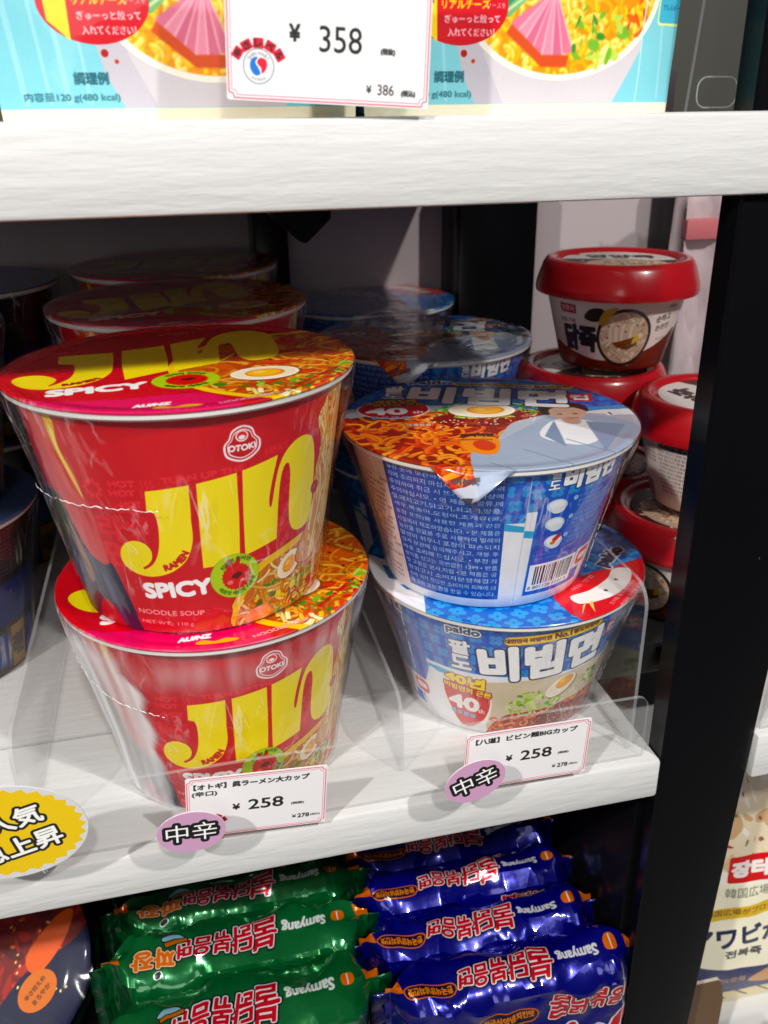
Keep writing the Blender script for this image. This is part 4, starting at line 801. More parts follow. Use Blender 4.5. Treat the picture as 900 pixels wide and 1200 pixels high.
def boxo(name, x0, y0, z0, x1, y1, z1, m, bev=0, **k): return link(name, from_bm(name, box_bm(x0, y0, z0, x1, y1, z1, bev), m), **k)
def empty(name, loc, rot=(0, 0, 0), **k):
    o = link(name, None, loc=loc, rot=rot, **k); o.empty_display_size = .02; return o
def copy_thing(root, loc, rotz, label, group=None):
    c = root.copy(); COL.objects.link(c); c.location = loc; c.rotation_euler = (c.rotation_euler[0], c.rotation_euler[1], rotz); c['label'] = label
    if group: c['group'] = group
    for ch in list(root.children):
        d = ch.copy(); COL.objects.link(d); d.parent = c
        for g in list(ch.children): e = g.copy(); COL.objects.link(e); e.parent = d
    return c
def sheet(name, outline, th, m_face, m_edge, axis, **k):
    """flat sheet from a 2D outline with thickness th; axis 'x': outline is (y,z) at x; axis 'y': outline is (x,z)"""
    n = len(outline); v = []
    for t in (-th/2, th/2):
        for a, b in outline: v.append((t, a, b) if axis == 'x' else (a, t, b) if axis == 'y' else (a, b, t))
    f = [tuple(range(n))[::-1], tuple(range(n, 2*n))]+[(i, (i+1) % n, n+(i+1) % n, n+i) for i in range(n)]
    me = mesh(name, v, f, [m_face, m_edge], None, False, [0, 0]+[1]*n)
    bm = bmesh.new(); bm.from_mesh(me); bmesh.ops.recalc_face_normals(bm, faces=bm.faces); bm.to_mesh(me); bm.free()
    return link(name, me, **k)

# ================================================================== the setting
YF = -.070
back = boxo('back_wall', -.75, .400, -.020, .95, .415, .270, back_grey, kind='structure')
boxo('back_wall', -.75, .398, -.62, .95, .413, -.021, black_metal, kind='structure')
boxo('back_wall', -.75, .398, .271, .95, .413, .75, mat('olive_panel', (.05, .05, .04), .6), kind='structure')
link('floor', mesh('floor', [(-3, -4, -1.1), (3, -4, -1.1), (3, 1, -1.1), (-3, 1, -1.1)], [(0, 1, 2, 3)], mat('shop_floor', (.26, .25, .24), .4, bump=[(8, .1, .002)]), None, False), kind='structure')
def shelf(name, x0, x1, y0, y1, z0, z1, label, m=white_board):
    return boxo(name, x0, y0, z0, x1, y1, z1, m, .0019, label=label, cat='shelf')
us = shelf('shelf', -.62, .2290, YF-.0012, .385, .2680, .2970, 'white embossed upper shelf board carrying the cyan noodle packs')
ls = shelf('shelf', -.62, .2084, YF, .385, -.0232, 0, 'white embossed middle shelf board under the red and blue noodle cups')
shelf('shelf', .2135, .47, .030, .385, -.0225, -.0002, 'dark shelf board behind the black post under the red lidded tubs', dark_board)
shelf('shelf', -.62, .2040, -.085, .385, -.300, -.262, 'lowest dark shelf board under the green and navy noodle bags', dark_board)
shelf('shelf', .2625, .75, YF, .385-.36, -.0232, .004, 'white shelf board of the next bay right of the black post')
shelf('shelf', .2665, .75, -.075, .385, -.345, -.310, 'lower white shelf board of the next bay beneath the rice porridge pouch')
# posts
pv = [(.2103, YF+.0025, -1.1), (.2250, YF+.0025, -1.1), (.2655, YF+.0025, .12), (.2660, YF+.0025, .80), (.2103, YF+.0025, .80)]
post = empty('shelf_post', (.235, -.06, -1.1), label='wide glossy black steel post standing right of the white shelves', cat='post')
n = 5; f = [tuple(range(n)), tuple(range(n, 2*n))[::-1]]+[((i+1) % n, i, n+i, n+(i+1) % n) for i in range(n)]
vv = [(a-.235, b+.06, z+1.1) for a, b, z in pv]+[(a-.235, b+.06+.0135, z+1.1) for a, b, z in pv]
bm = bmesh.new(); bm.from_mesh(mesh('tmp', vv, f, black_metal, None, False)); bmesh.ops.recalc_face_normals(bm, faces=bm.faces); bmesh.ops.bevel(bm, geom=bm.edges[:], offset=.0008, segments=2, profile=.5, affect='EDGES')
link('upright', from_bm('upright', bm, black_metal), parent=post)
boxo('corner_strip', .2103-.235, 0, 0, .2118-.235, .012, 1.9, black_metal, 0, parent=post)
bpy.data.objects['corner_strip'].location = (-.0018, -.0085, 0)
for x0, x1, lab in ((.0604, .0871, 'slim black rear upright seen between the red and blue cup rows'), (.2308, .2991, 'broad black rear upright left of the red lidded tub tower'), (.4333, .4734, 'black rear upright right of the red lidded tub tower'), (-.46, -.43, 'black rear upright at the far left of the shelf bay')):
    boxo('rear_upright', x0, .345, -.62, x1, .399, .267, black_metal, .001, label=lab, cat='post', group='black uprights at the back of the shelves')
boxo('side_panel', .2045, YF+.012, -1.1, .2097, .396, -.0238, black_metal, .0006, label='black side panel below the middle shelf right of the navy bags', cat='panel')
# bracket under upper shelf
bp = [(.0400, .268), (.0660, .268), (.0660, .2565), (.0545, .2465), (.0512, .2475), (.0400, .2575)]
v = [(x-.05, 0, z-.25) for x, z in bp]+[(x-.05, .03, z-.25) for x, z in bp]; n = 6
bm = bmesh.new(); bm.from_mesh(mesh('tmp', v, [tuple(range(n)), tuple(range(n, 2*n))[::-1]]+[((i+1) % n, i, n+i, n+(i+1) % n) for i in range(n)], black_metal, None, False)); bmesh.ops.recalc_face_normals(bm, faces=bm.faces); bmesh.ops.bevel(bm, geom=bm.edges[:], offset=.0006, segments=1, affect='EDGES')
link('shelf_bracket', from_bm('shelf_bracket', bm, black_metal), loc=(.05, .02, .25), label='small black pointed bracket hanging under the upper white shelf', cat='bracket')

# ================================================================== cups
def film_skin(name, r0, r1, H, rim, seed, amp=.0016, glare=0, cap=False):
    prof = ([] if not cap else [(.00001, H+.0009), (.02, H+.0009), (.04, H+.0009), (.055, H+.0009), (rim-.004, H+.0009), (rim-.001, H+.0009)])+[(rim+.0009, H+.0006), (rim+.0013, H-.002)]; nz = 30
    for k in range(1, nz+1):
        t = k/nz; z = (H-.004)*(1-t)+.001*t
        rb = (rim+.0011)*(1-t)+(r0+.0012)*t; rc = r0+(r1-r0)*z/H+.0009
        s = min(1, t/.75); r = rb*(1-.72*s)+rc*.72*s
        prof.append((max(r, rc), z))
    def fr(th, r, z):
        if z > H+.0003: return (r, z+.0003*noise.noise(Vector((r*math.sin(th)*50, r*math.cos(th)*50, seed*2)))*(1 if r < rim-.003 else 0))
        q = Vector((math.cos(th)*1.6, math.sin(th)*1.6, z*9+seed*7.3)); e = min(1, max(0, (H-.002-z)/.012))
        t = 1-z/H
        n1 = noise.fractal(q*2.2, 1, 2, 3); n2 = noise.noise(Vector((math.cos(th)*11, math.sin(th)*11, z*14+seed*3)))
        pl = math.exp(-((t-.06)/.07)**2)*.0007*math.sin(th*70+5*n1)
        d = (amp*(.6*n1+.35*abs(n2))+pl)*e
        return (max(r+d, r0+(r1-r0)*z/H+.0005), z)
    me = lathe(name, prof, film, 220, None, angle=180, fr=fr)
    at = me.attributes.new('painted_glare', 'FLOAT', 'POINT')  # white haze painted in for the bright shelf mirrored in the film
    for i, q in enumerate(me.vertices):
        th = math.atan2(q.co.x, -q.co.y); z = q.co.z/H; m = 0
        if glare:
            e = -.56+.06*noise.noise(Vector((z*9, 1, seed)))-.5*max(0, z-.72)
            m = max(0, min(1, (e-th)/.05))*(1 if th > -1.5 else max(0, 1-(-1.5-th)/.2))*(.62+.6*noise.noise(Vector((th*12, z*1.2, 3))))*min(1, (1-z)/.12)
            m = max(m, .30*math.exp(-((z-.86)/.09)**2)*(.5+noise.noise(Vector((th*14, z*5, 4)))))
        at.data[i].value = max(0, min(1, m*glare))
    return me
def ragged_seam(name, r0, r1, H, rim, pts, seed, wd=.00026):
    """welded seam of the film: ragged white thread lying on it; pts (theta, z)"""
    g = random.Random(seed); P = []
    for (a, za), (b, zb) in zip(pts, pts[1:]):
        for k in range(10): t = k/10; P.append((a+(b-a)*t, za+(zb-za)*t+g.uniform(-.0005, .0005)))
    P.append(pts[-1]); v = []; f = []
    for i, (th, z) in enumerate(P):
        t = 1-z/H; s = min(1, t/.75); r = ((rim+.0011)*(1-t)+(r0+.0012)*t)*(1-.72*s)+(r0+(r1-r0)*z/H+.0009)*.72*s+.0016
        w_ = wd*g.uniform(.25, 1)
        for dr, dz in ((0, w_), (w_*.8, 0), (0, -w_), (-w_*.4, 0)): v.append(((r+dr)*math.sin(th), -(r+dr)*math.cos(th), z+dz))
    for i in range(len(P)-1):
        if g.random() < .22: continue
        for k in range(4): a = i*4+k; b = i*4+(k+1) % 4; f.append((a, b, b+4, a+4))
    return mesh(name, v, f, seam_mat)
def make_cup(name, H, r0, r1, rim, side, ppm_w, lidmat, lidspan, off, label, cat, group, seams, seed, tab=False, lidrot=0, glare=0):
    root = empty(name, (0, 0, 0), label=label, cat=cat, group=group)
    o60 = 60.0
    uvf = lambda th, r, z: (((th*o60+off+188.5)/377.0), z/H)
    prof = [(0, .0035), (r0-.004, .0035), (r0-.0035, .0006), (r0-.0015, .0), (r0, .0012)]+[(r0+(r1-r0)*k/10, .0012+(H-.0060)*k/10) for k in range(1, 11)]
    link('cup_body', lathe('cup_body', prof, side, 128, uvf), parent=root)
    rp = [(r1-.0005, H-.0052), (r1+.0006, H-.0046), (rim-.0010, H-.0042), (rim, H-.0032), (rim+.0001, H-.0018), (rim-.0006, H-.0009), (rim-.003, H-.0006)]
    link('rim', lathe('rim', rp, white_rim, 128), parent=root)
    # lid: slightly crumpled foil disc with thickness
    sp = lidspan
    cr, sr = math.cos(lidrot), math.sin(lidrot)
    def luv(th, r, z):
        x = r*math.sin(th); y = -r*math.cos(th); X = x*cr-y*sr; Yy = x*sr+y*cr
        return ((X*1000+sp)/(2*sp), (Yy*1000+sp)/(2*sp))
    rings = [0.00001, .012, .025, .038, .05, .058, .064, rim-.0045, rim-.003, rim-.0014, rim+.0004]
    def lfr(th, r, z):
        a = 1 if r < rim-.004 else 0
        return (r, z+a*.0004*noise.noise(Vector((r*math.sin(th)*40, r*math.cos(th)*40, seed))))
    lp = [(r, H-.0001 if r > rim-.0035 else H-.0006) for r in rings]+[(rim+.0008, H-.0005), (rim+.0006, H-.0012)]
    lid = link('lid', lathe('lid', lp, lidmat, 128, luv, fr=lfr), parent=root)
    if tab:
        v = []; uvs = []; f = []; a1, a2 = math.atan2(-.0475, .0571), math.atan2(-.0130, .0729); n = 8
        for i in range(n+1):
            u = i/n; a = a1+(a2-a1)*u; s = 1-abs(u-.52)/.52
            for j in range(7):
                t = j/6; L = .0155*(s**.85)*t; dn = .55+.35*t
                rr_ = rim+.0006+L*.28; zz = H-.0006-L*.93+.0006*math.sin(i*1.1+j)
                pr = rim+L
                v.append((rr_*math.sin(a*(1-.10*t)-.053*t), -rr_*math.cos(a*(1-.10*t)-.053*t), zz)); uvs.append(((pr*math.sin(a)*1000+sp)/(2*sp), (-pr*math.cos(a)*1000+sp)/(2*sp)))
        for i in range(n):
            for j in range(6): q = i*7+j; f.append((q, q+1, q+8, q+7))
        tb = mesh('peel_tab', v, f, lidmat, uvs); t_ = link('peel_tab', tb, parent=lid); sm_ = t_.modifiers.new('thickness', 'SOLIDIFY'); sm_.thickness = .0003
    fl = link('film_wrap', film_skin('film_wrap', r0, r1, H, rim, seed, glare=glare), parent=root)
    for k, sp_ in enumerate(seams): link('film_seam', ragged_seam('film_seam', r0, r1, H, rim, sp_, seed+k), parent=fl)
    return root
JH, JR0, JR1, JRIM = .1023, .0533, .0680, .0722
sA = [[(-1.45, .0565), (-1.17, .0600), (-.9, .0610), (-.6, .0618), (-.36, .0620), (-.22, .0615)]]
sB = [[(-1.35, .076), (-1.1, .0705), (-.9, .0675), (-.76, .066), (-.6, .065), (-.42, .0637)]]
grpJ = 'red noodle cups with yellow lettering'; grpB = 'blue noodle cups stacked on the shelf'
jb = make_cup('noodle_cup', JH, JR0, JR1, JRIM, m_rs, 0, m_rl, 74, 0, 'lower red noodle cup of the front stack behind the price tag', 'noodle cup', grpJ, sB, 2, glare=.9)
jt = make_cup('noodle_cup', JH, JR0, JR1, JRIM, m_rs, 0, m_rl, 74, 0, 'upper red noodle cup of the front stack with big yellow letters', 'noodle cup', grpJ, sA, 5)
jt.location = (-.005, -.0067, JH)
copy_thing(jt, (-.004, .140, 0), -.3, 'lower red cup of the second stack hidden behind the front red cups', grpJ)
copy_thing(jt, (-.0035, .139, JH), .12, 'upper red cup of the second stack with its shaded lid just behind the front lid', grpJ)
copy_thing(jb, (-.004, .288, 0), .4, 'lower red cup of the rearmost stack against the grey wall', grpJ)
copy_thing(jb, (-.003, .287, JH), -.2, 'upper red cup of the rearmost stack with dark lid near the rear upright', grpJ)
BH, BR0, BR1, BRIM = .0805, .0505, .0690, .0726
vs = [[(1.02, .010), (1.0, .03), (1.03, .05), (1.0, .074)], [(-1.12, .012), (-1.15, .04), (-1.12, .074)]]
bb = make_cup('noodle_cup', BH, BR0, BR1, BRIM, m_bs, 0, m_bl2, 96, 114, 'lower blue noodle cup showing big white Korean letters and an egg behind the price tag', 'noodle cup', grpB, vs, 3, glare=.25)
bb.location = (.153, .0163, 0)
bt = make_cup('noodle_cup', BH, BR0, BR1, BRIM, m_bs, 0, m_bl, 96, 0, 'upper blue noodle cup turned to its small print and barcode, its lid tab folded down', 'noodle cup', grpB, [[(.80, .008), (.74, .03), (.72, .05), (.62, .07)]], 6, tab=True)
bt.location = (.1398, .0131, BH)
copy_thing(bb, (.159, .197, 0), .9, 'lower blue cup of the second stack in the dark behind the front blue cups', grpB)
c_ = copy_thing(bt, (.158, .196, BH), .0, 'upper blue cup of the second stack with shaded printed lid behind the front blue lid', grpB)
copy_thing(bb, (.150, .346, 0), .4, 'lower blue cup of the rearmost stack beside the broad rear upright', grpB)
c_ = copy_thing(bb, (.150, .345, BH), 1.5, 'upper blue cup of the rearmost stack with plain dim lid against the wall', grpB)
for o in (jb, jt, bb, bt): pass
cJ = film_skin('film_wrap', JR0, JR1, JH, JRIM, 21, cap=True); cB = film_skin('film_wrap', BR0, BR1, BH, BRIM, 23, cap=True)
for o in list(bpy.data.objects):
    if o.name.startswith('film_wrap') and o.parent not in (jb, jt, bb, bt): o.data = cJ if 'red' in o.parent['label'] else cB
# dark cups at the far left
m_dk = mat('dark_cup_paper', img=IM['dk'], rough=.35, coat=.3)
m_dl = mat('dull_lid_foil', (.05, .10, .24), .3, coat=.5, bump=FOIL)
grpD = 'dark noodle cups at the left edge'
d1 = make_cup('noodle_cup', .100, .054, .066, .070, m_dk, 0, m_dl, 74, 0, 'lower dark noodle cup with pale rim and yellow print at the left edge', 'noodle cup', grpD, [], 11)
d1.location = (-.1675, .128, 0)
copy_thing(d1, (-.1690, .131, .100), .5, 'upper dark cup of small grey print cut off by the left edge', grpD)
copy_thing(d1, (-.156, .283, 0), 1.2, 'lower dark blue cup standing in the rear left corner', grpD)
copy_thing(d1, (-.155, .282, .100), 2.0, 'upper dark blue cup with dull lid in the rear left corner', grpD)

# ---- tubs with red lids
def make_tub():
    root = empty('porridge_tub', (0, 0, 0), label='x', cat='food tub', group='porridge tubs with red lids')
    prof = [(0, .002), (.030, .002), (.031, 0), (.033, .0008), (.0345, .003)]+[(.0345+.0115*k/8, .003+.047*k/8) for k in range(1, 9)]
    link('tub_body', lathe('tub_body', prof, m_ts, 96, lambda th, r, z: ((th*44+150)/300 % 1.0 if abs(th*44) < 150 else 0, min(1, z/.05))), parent=root)
    lp = [(.0440, .0490), (.0505, .0478), (.0530, .0484), (.0536, .0505), (.0530, .0545), (.0512, .0605), (.0492, .0660), (.0474, .0690), (.0456, .0700), (.0436, .0700), (.0412, .0696), (.0398, .0680), (.0392, .0672), (0.00001, .0672)]
    ld = link('tub_lid', lathe('tub_lid', lp, m_tubred, 96, angle=60), parent=root)
    link('lid_label', lathe('lid_label', [(.00001, .0676), (.0365, .0676), (.0366, .0673)], m_tl, 64, lambda th, r, z: ((r*math.sin(th)*1000+38)/76, (-r*math.cos(th)*1000+38)/76)), parent=ld)
    return root
tub = make_tub(); tub['label'] = 'top tub of the tall red lidded tower showing a bowl of porridge'
TA = (.2835, .166); TB = (.3105, .078)
tub.location = (TA[0], TA[1], .1425); tub.rotation_euler = (0, 0, -.38)
copy_thing(tub, (TA[0]-.011, TA[1]+.004, .0712), .4, 'second tub of the tall red lidded tower, mostly behind the blue cups')
copy_thing(tub, (TA[0]-.004, TA[1]+.002, 0), .9, 'bottom tub of the tall red lidded tower, hidden low behind the blue cups')
copy_thing(tub, (TB[0]+.003, TB[1], .0712), 1.75, 'upper tub of the front red lidded pair, its barcode side lit beside the black post')
copy_thing(tub, (TB[0]-.010, TB[1]-.004, 0), -1.2, 'lower tub of the front red lidded pair, a patch of light on its lid')

# ---- clear plastic bag hanging behind the tubs
m_bagp = mat('pale_plastic_bag', (.62, .50, .52), .35, coat=.4, bump=[(14, .8, .01, 'noise', (2, 2, .6))])
v = []; f = []; nx, nz = 14, 20
for j in range(nz+1):
    for i in range(nx+1):
        x = i/nx; z = j/nz; v.append((-.028+.056*x, .007*math.sin(x*9+z*3)+.005*noise.noise(Vector((x*5, z*6, 1))), -.17+.21*z))
for j in range(nz):
    for i in range(nx): a = j*(nx+1)+i; f.append((a, a+1, a+nx+2, a+nx+1))
hb = empty('plastic_bag', (.437, .300, .225), label='crumpled pinkish white plastic bag hanging behind the tub tower beside the post', cat='bag')
for k, y in enumerate((0, .012)):
    me = mesh('bag_sheet', [(a, b*(1 if k else -1)+y, c) for a, b, c in v], f, m_bagp); o = link('bag_sheet', me, parent=hb); o.modifiers.new('thickness', 'SOLIDIFY').thickness = .0006
boxo('pink_band', -.0285, -.0075, -.022, .0285, .002, -.006, mat('pink_band', (.62, .16, .18), .5), .001, parent=hb)

# ================================================================== cyan packs on the upper shelf
def cyan_pack(x, label):
    root = empty('noodle_pack', (x, -.040, .2970), label=label, cat='noodle pack', group='cyan noodle packs on the upper shelf')
    W_, D, H = .1215, .07, .095; nx, nz = 24, 20; v = []; f = []; uvs = []
    for j in range(nz+1):
        z = j/nz
        for i in range(nx+1):
            u = i/nx; tp = .004*z
            x_ = -W_/2-tp+(W_+2*tp)*u; e = abs(u-.5)*2
            y = .004*e**8-.0022*(1-e**2)*math.sin(PI*min(1, z*1.2))+.0008*noise.noise(Vector((u*7, z*5, x*30)))
            v.append((x_, y, z*H)); uvs.append((u, z))
    for j in range(nz):
        for i in range(nx): a = j*(nx+1)+i; f.append((a, a+1, a+nx+2, a+nx+1))
    link('front_face', mesh('front_face', v, f, m_cy, uvs), parent=root)
    bm = box_bm(-W_/2+.0005, .005, .0006, W_/2-.0005, D, H, .003)
    for q in bm.verts: q.co.x *= 1+.06*q.co.z/H
    link('pack_body', from_bm('pack_body', bm, m_cyplain), parent=root)
    return root
cyan_pack(.0058, 'cyan noodle pack at the left with a red oval, half behind the tag')
cyan_pack(.1308, 'cyan noodle pack at the right with a bowl of noodles, ham and green leaves')
# clear acrylic end block with slot on the upper shelf
root = empty('acrylic_divider', (.2155, -.035, .2972), label='clear upright acrylic divider with a rounded slot right of the cyan packs', cat='divider')
sheet('clear_panel', [(-.0145, 0), (.0110, 0), (.0150, .09), (-.0080, .09)], .002, acrylic, acrylic_edge, 'y', parent=root)
for sx in (0, .0125):
    pts = [(-.0085+sx*0, .003), (.0060, .003), (.0060, .0125), (-.0085, .0125)]
def tube(name, pts, r, m, closed=False, **k):
    v = []; f = []; n = len(pts); s = 8
    P = [Vector(p) for p in pts]
    for i in range(n):
        d = (P[(i+1) % n]-P[i-1]) if closed else (P[min(i+1, n-1)]-P[max(i-1, 0)])
        d.normalize(); a = d.orthogonal().normalized() if abs(d.z) < .9 else d.cross(Vector((0, 1, 0))).normalized(); b = d.cross(a)
        if i and not closed or i: 
            a = (pa-d*pa.dot(d)).normalized(); b = d.cross(a)
        pa = a
        for q in range(s): t = 2*PI*q/s; v.append(P[i]+(a*math.cos(t)+b*math.sin(t))*r)
    for i in range(n if closed else n-1):
        for q in range(s): j = (i+1) % n; f.append((i*s+q, i*s+(q+1) % s, j*s+(q+1) % s, j*s+q))
    return link(name, mesh(name, v, f, m), **k)
tube('slot_edge', [(x/1000, -.0013, z/1000) for x, z in rrect(-11, 1.5, 6.5, 12.5, 4, 6)], .00035, acrylic_edge, True, parent=root)
boxo('rear_sign', .215, .10, .2975, .262, .103, .40, mat('olive_card', (.06, .065, .045), .5), .0005, label='dim olive card standing on the upper shelf behind the clear divider', cat='card')
boxo('rear_sign', .226, .08, .2975, .262, .082, .318, mat('mauve_card', (.09, .07, .08), .5), .0005, label='small mauve card at the upper shelf end beside the black post', cat='card')

# ================================================================== clear acrylic front lip and dividers
EDGE = acrylic_edge
lip = empty('acrylic_lip', (0, YF+.0065, 0), label='long clear acrylic lip along the front of the middle shelf with rounded right end', cat='shelf lip')
hz = .0375
out = [(-.55, .0002)]+[(.1945, .0002)]+[(.2005, .0002)]+[(.2005-.006+.006*math.cos(R(a)), hz-.007+.006*math.sin(R(a))) for a in range(0, 91, 15)]+[(-.55, hz+.0005)]
sheet('front_panel', out, .0020, acrylic, EDGE, 'y', parent=lip)
tube('foot_edge', [(x, .0845, .0012) for x in (-.55, -.2, 0, .19)], .0008, EDGE, parent=lip)
def divider(x, y0, h, L, label, lean=0):
    o = [(0, 0.0018), (L, .0018), (L, h), (.012, h)]+[(.012-.012*math.sin(R(a)), h-.012+.012*math.cos(R(a))) for a in range(15, 91, 15)]
    root = empty('acrylic_divider', (x, y0, 0), label=label, cat='divider', group='clear acrylic dividers on the middle shelf')
    sheet('clear_panel', o, .0018, acrylic, EDGE, 'x', parent=root)
    return root
divider(.0795, -.047, .043, .24, 'low clear divider standing between the red cups and the blue cups')
divider(.1965, -.0585, .094, .24, 'tall clear divider with rounded corner at the right end of the shelf')
divider(-.0935, -.055, .060, .24, 'clear divider left of the red cups before the dark cups')

# ================================================================== price tags and badges
def card(name, img, w_, h_, loc, rot, label, cat, group=None, outline=None, legs=None):
    m = mat(name+'_face', img=img, rough=.45, coat=.25)
    root = empty(name, loc, rot, label=label, cat=cat, group=group)
    o = outline if outline is not None else rrect(-w_/2, -h_/2, w_/2, h_/2, .0008, 3)
    n = len(o); v = [(a, -.0003, b) for a, b in o]+[(a, .0003, b) for a, b in o]
    f = [tuple(range(n)), tuple(range(n, 2*n))[::-1]]+[((i+1) % n, i, n+i, n+(i+1) % n) for i in range(n)]
    uv = [((a+w_/2)/w_, (b+h_/2)/h_) for a, b in o]*2
    me = mesh('printed_card', v, f, [m, m_card], uv, False, [0]+[1]*(n+1))
    link('printed_card', me, parent=root)
    if legs:
        for lx in legs: tube('clear_pin', [(lx, .0012, -h_/2+.004), (lx+.0003, .004, -h_/2-.001), (lx, .012, -h_/2-.0035)], .0009, acrylic, parent=root)
    return root
K = 1
tA = IM['tA']
card('price_tag', tA, .0615, .0335, (.0068, -.0742, .0222), (R(3), R(4.2), 0), 'white price tag reading 258 in front of the red cups', 'price tag', 'price tags on the middle shelf')
tB = IM['tB']
card('price_tag', tB, .0620, .0330, (.1333, -.0742, .0226), (R(3), R(1.2), 0), 'white price tag reading 258 in front of the blue cups', 'price tag', 'price tags on the middle shelf')
tC = IM['tC']
card('price_tag', tC, .0655, .060, (.0522, -.0728, .3306), (R(-2), R(3.2), 0), 'large white price tag reading 358 in front of the cyan packs', 'price tag')
ov = [(.0142*math.cos(2*PI*k/48), .0109*math.sin(2*PI*k/48)) for k in range(48)]
for (x, z, ry, lab, sc) in ((-.0220, .0244, 3, 'pink oval badge reading medium hot at the corner of the red cups tag', 1), (.1030, .0247, -19, 'pink oval badge tilted upward at the corner of the blue cups tag', 1.02)):
    b = card('spice_badge', IM['pk'], .032, .024, (x, -.088, z), (R(2), R(ry), 0), lab, 'badge', 'pink spice badges', [(a*sc, c*sc) for a, c in ov], (-.0045, .0075))
oy = [(.0315*math.cos(2*PI*k/64), .0238*math.sin(2*PI*k/64)) for k in range(64)]
card('starburst_badge', IM['yb'], .068, .052, (-.0930, -.088, .0402), (R(2), R(4), 0), 'yellow starburst badge on a grey oval at the left front of the shelf', 'badge', None, oy, (0, .012))

# ================================================================== bags on the lowest shelf
def bag_mesh(name, m, seed, W_=.150, D=.042, H=.120):
    nu, ns = 90, 84; v = []; f = []; uvs = []
    per = [];  # section: start rear top edge, over the top to the front, down, under, up the back
    def sec(s):
        # s in 0..1 along D, H, D, H with rounded corners
        L = s*(2*D+2*H)
        if L < D: return (D/2-L, H, L)
        if L < D+H: return (-D/2, H-(L-D), L)
        if L < 2*D+H: return (-D/2+(L-D-H), 0, L)
        return (D/2, L-2*D-H, L)
    for i in range(nu+1):
        u = i/nu; x = -W_/2+W_*u; e = abs(u-.5)*2
        k = 1-max(0, (e-.78)/.17)**1.7 if e < .95 else 0
        k = max(.03, k); fin = e > .95
        for j in range(ns):
            y, z, L = sec(j/ns); cy = math.copysign(min(1, abs(y)/(D/2)), y)
            # puffing
            pf = math.sin(PI*min(1, max(0, z/H)))
            yy = y*k*(.95+.12*pf); zz = z
            top = max(0, 1-(H-z)/.012)
            zz = z-.007*top*abs(cy)**3-.004*(1-k)*top
            q = Vector((x*22, y*30+seed, z*22))
            n1 = noise.fractal(q, 1, 2, 4); n2 = abs(noise.noise(Vector((x*38+seed, y*44, z*30))))
            rad = (abs(math.sin(y*170+z*150+seed*2+3*n1))-.5)*.0052*max(0, (e-.55)/.45)+(abs(noise.noise(Vector((x*16+seed, y*9, z*12))))-.2)*-.006
            amp = .0040*(.35+.65*pf if z < H*.85 else .62)
            vd = noise.voronoi(Vector((x*34+seed, y*30, z*26)))[0]
            nn = (n1*.7-n2*.5)*amp+rad+(vd[0]-.35)*.0125
            if top > 0: zz += nn*.8
            yy += math.copysign(nn, y)*(.7 if abs(cy) > .8 else .25)*max(.15, k)
            v.append((x+.002*noise.noise(q*2), yy, zz)); uvs.append((u, L))
    for i in range(nu):
        for j in range(ns): a = i*ns+j; b = i*ns+(j+1) % ns; f.append((a, a+ns, b+ns, b))
    me = bpy.data.meshes.new(name); me.from_pydata(v, [], f); me.materials.append(m); l = me.uv_layers.new(name='UVMap')
    for p in me.polygons:
        Ls = [uvs[vi][1] for vi in p.vertices]; w_ = max(Ls) > .2 and min(Ls) < .1
        for li, vi in zip(p.loop_indices, p.vertices):
            L = uvs[vi][1]; L = L if not (w_ and L < .1) else L+2*D+2*H; L = L*.042/D if L < D else L-D+.042
            l.data[li].uv = (uvs[vi][0], 1-min(L, .1649)/.165)
    me.polygons.foreach_set('use_smooth', [True]*len(me.polygons)); bm = bmesh.new(); bm.from_mesh(me); bmesh.ops.recalc_face_normals(bm, faces=bm.faces); bm.to_mesh(me); bm.free()
    me.set_sharp_from_angle(angle=R(27))
    return me
def bag(kind, x, y, ztop, seed, label, lean, W_=.150, rz=0, D=.042):
    g = kind == 'g'
    root = empty('noodle_bag', (x, y, -.262), (R(lean), 0, R(rz)), label=label, cat='noodle bag', group='green noodle bags' if g else 'navy noodle bags')
    H = ztop+.262
    link('bag_body', bag_mesh('bag_body', m_bg if g else m_bn, seed, W_, D, H), parent=root)
    for sx in (-1, 1):
        v = []; f = []; n = 40
        for j in range(n+1):
            z = H*.02+(H*.95)*j/n
            for k in range(3): v.append((sx*(W_/2-.002+.005*k), .0012*math.sin(j*1.3+k+seed), z+ (.0 if k < 2 else (.0008 if j % 2 else -.0008))))
        for j in range(n):
            for k in range(2): a = j*3+k; f.append((a, a+1, a+4, a+3))
        o = link('sealed_end', mesh('sealed_end', v, f, m_foil_g if g else m_foil_n), parent=root); o.modifiers.new('thickness', 'SOLIDIFY').thickness = .0004
m_foil_g = mat('green_foil_end', (.0, .07, .022), .25, metal=.5, coat=.6, bump=[(200, .4, .001)])
m_foil_n = mat('navy_foil_end', (.004, .005, .08), .25, metal=.5, coat=.6, bump=[(200, .4, .001)])
bag('g', -.012, -.053, -.131, 3.1, 'nearest green noodle bag, its front just in view at the bottom', -1, .152, 1, .042)
bag('g', -.009, -.0115, -.129, 7.7, 'second green noodle bag with a bright foil ridge and red lettering', -1, .150, 0, .038)
bag('g', -.006, .0225, -.128, 12.3, 'shaded third green noodle bag close under the shelf edge', -1, .148, -1, .029)
bag('g', -.006, .054, -.128, 15.3, 'rearmost green noodle bag lost in the shade under the shelf', -1, .148, 0, .029)
bag('n', .139, -.0630, -.135, 4.4, 'nearest navy noodle bag with its front logo and red Japanese letters', -1, .146, -2, .033)
bag('n', .130, -.0295, -.133, 9.2, 'second navy noodle bag with upside down logo and orange bubble', -1, .142, -1, .031)
bag('n', .132, .0020, -.131, 14.8, 'third navy noodle bag half in the shade of the shelf', -1, .140, 0, .030)
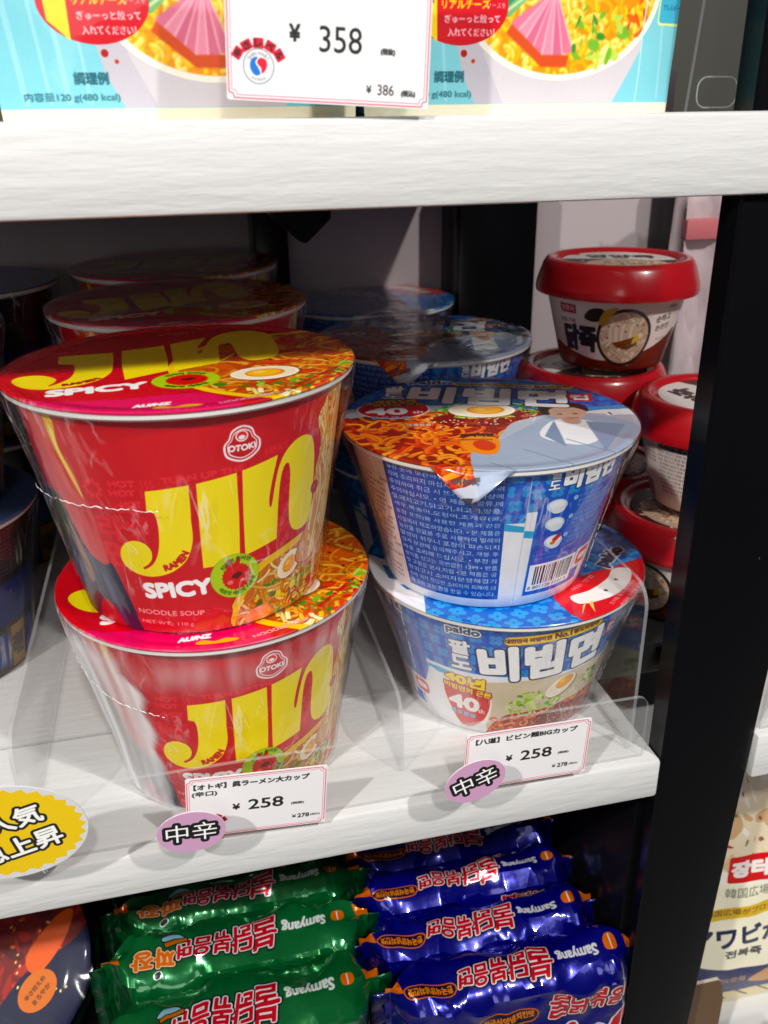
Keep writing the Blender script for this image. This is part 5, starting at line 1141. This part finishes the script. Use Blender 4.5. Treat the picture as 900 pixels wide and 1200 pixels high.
bag('n', .133, .034, -.131, 18.8, 'rearmost navy noodle bag barely lit under the shelf', -1, .140, 0, .030)

# chilli bowl lower left
cb = empty('snack_bowl', (-.150, .004, -.262), (0, 0, 0), label='dark snack bowl in clear film with a chilli picture lid and an orange sticker', cat='food tub')
hd = empty('x', (0, 0, 0)); bpy.data.objects.remove(hd)
tl = R(38)
def tilt(v_): return [(x, y*math.cos(tl)-z*math.sin(tl), .130+y*math.sin(tl)+z*math.cos(tl)) for x, y, z in v_]
me = lathe('bowl_lid', [(.00001, .0015), (.02, .0016), (.04, .0012), (.056, .001), (.0585, -.0005), (.058, -.0035)], mat('chilli_lid', img=IM['ch'], rough=.5, coat=.1, spec=.25), 96, lambda th, r, z: ((r*math.sin(th)*1000+60)/120, (-r*math.cos(th)*1000+60)/120))
for q, p in zip(me.vertices, tilt([tuple(q.co) for q in me.vertices])): q.co = p
link('bowl_lid', me, parent=cb)
me = lathe('bowl_body', [(.0575, -.003), (.054, -.02), (.046, -.05), (.040, -.075), (.00001, -.075)], mat('navy_bowl', (.004, .006, .03), .5, spec=.2), 96)
for q, p in zip(me.vertices, tilt([tuple(q.co) for q in me.vertices])): q.co = p
link('bowl_body', me, parent=cb)
me = lathe('film_wrap', [(.00001, .004), (.03, .0045), (.05, .004), (.0605, .0035), (.063, -.003), (.060, -.02), (.052, -.05)], thin_film, 160, fr=lambda th, r, z: (r*(1+.02*noise.noise(Vector((math.cos(th)*4, math.sin(th)*4, z*60)))), z+.002*noise.noise(Vector((r*60*math.cos(th), r*60*math.sin(th), 2)))))
for q, p in zip(me.vertices, tilt([tuple(q.co) for q in me.vertices])): q.co = p
link('film_wrap', me, parent=cb)
boxo('bowl_stand', -.035, -.02, .0005, .035, .045, .078, mat('stand_dark', (.01, .01, .012), .5), .002, parent=cb)

# ================================================================== next bay: pouch, brown clip, tag
v = []; f = []; uvs = []; nx, nz = 20, 34; W_, H = .120, .205
for s in (-1, 1):
    for j in range(nz+1):
        for i in range(nx+1):
            u = i/nx; z = j/nz; e = max(0, 1-(abs(u-.5)*2)**3)*max(0, 1-(abs(z-.46)*2)**4)
            d = .012*e+.002*noise.noise(Vector((u*6, z*9, s)))*e
            v.append((-W_/2+W_*u, s*d, H*z)); uvs.append((u, z))
for s in (0, 1):
    o = s*(nx+1)*(nz+1)
    for j in range(nz):
        for i in range(nx): a = o+j*(nx+1)+i; q = (a, a+1, a+nx+2, a+nx+1); f.append(q if s == 0 else q[::-1])
pr = empty('porridge_pouch', (.356, .004, -.3095), (R(-6), 0, R(-2)), label='cream and navy porridge pouch with a red seal standing in the next bay', cat='pouch')
link('pouch_body', mesh('pouch_body', v, f, mat('pouch_film', img=IM['po'], rough=.35, coat=.5, bump=[(30, .3, .003)]), uvs), parent=pr)
br = empty('cardboard_clip', (.2765, -.050, -.3095), label='brown cardboard stopper in front of the porridge pouch', cat='card holder')
sheet('clip_panel', [(-.020, 0), (.0155, 0), (.0140, .085), (.0105, .1015), (.008, .1045), (-.0105, .1050), (-.016, .110), (-.0185, .108)], .0022, mat('brown_card', (.13, .075, .035), .55), mat('pale_card_edge', (.5, .45, .38), .6), 'y', parent=br)
tD = IM['tD']
card('price_tag', tD, .0615, .0335, (.3185, -.0775, -.2385), (R(4), R(2), 0), 'white price tag at the lower right corner below the porridge pouch', 'price tag')
l2 = empty('acrylic_lip', (0, YF+.006, 0), label='short clear acrylic lip on the next bay shelf right of the post', cat='shelf lip')
sheet('front_panel', [(.2665, .0045), (.42, .0045), (.42, .037), (.272, .037), (.2675, .033)], .002, acrylic, EDGE, 'y', parent=l2)
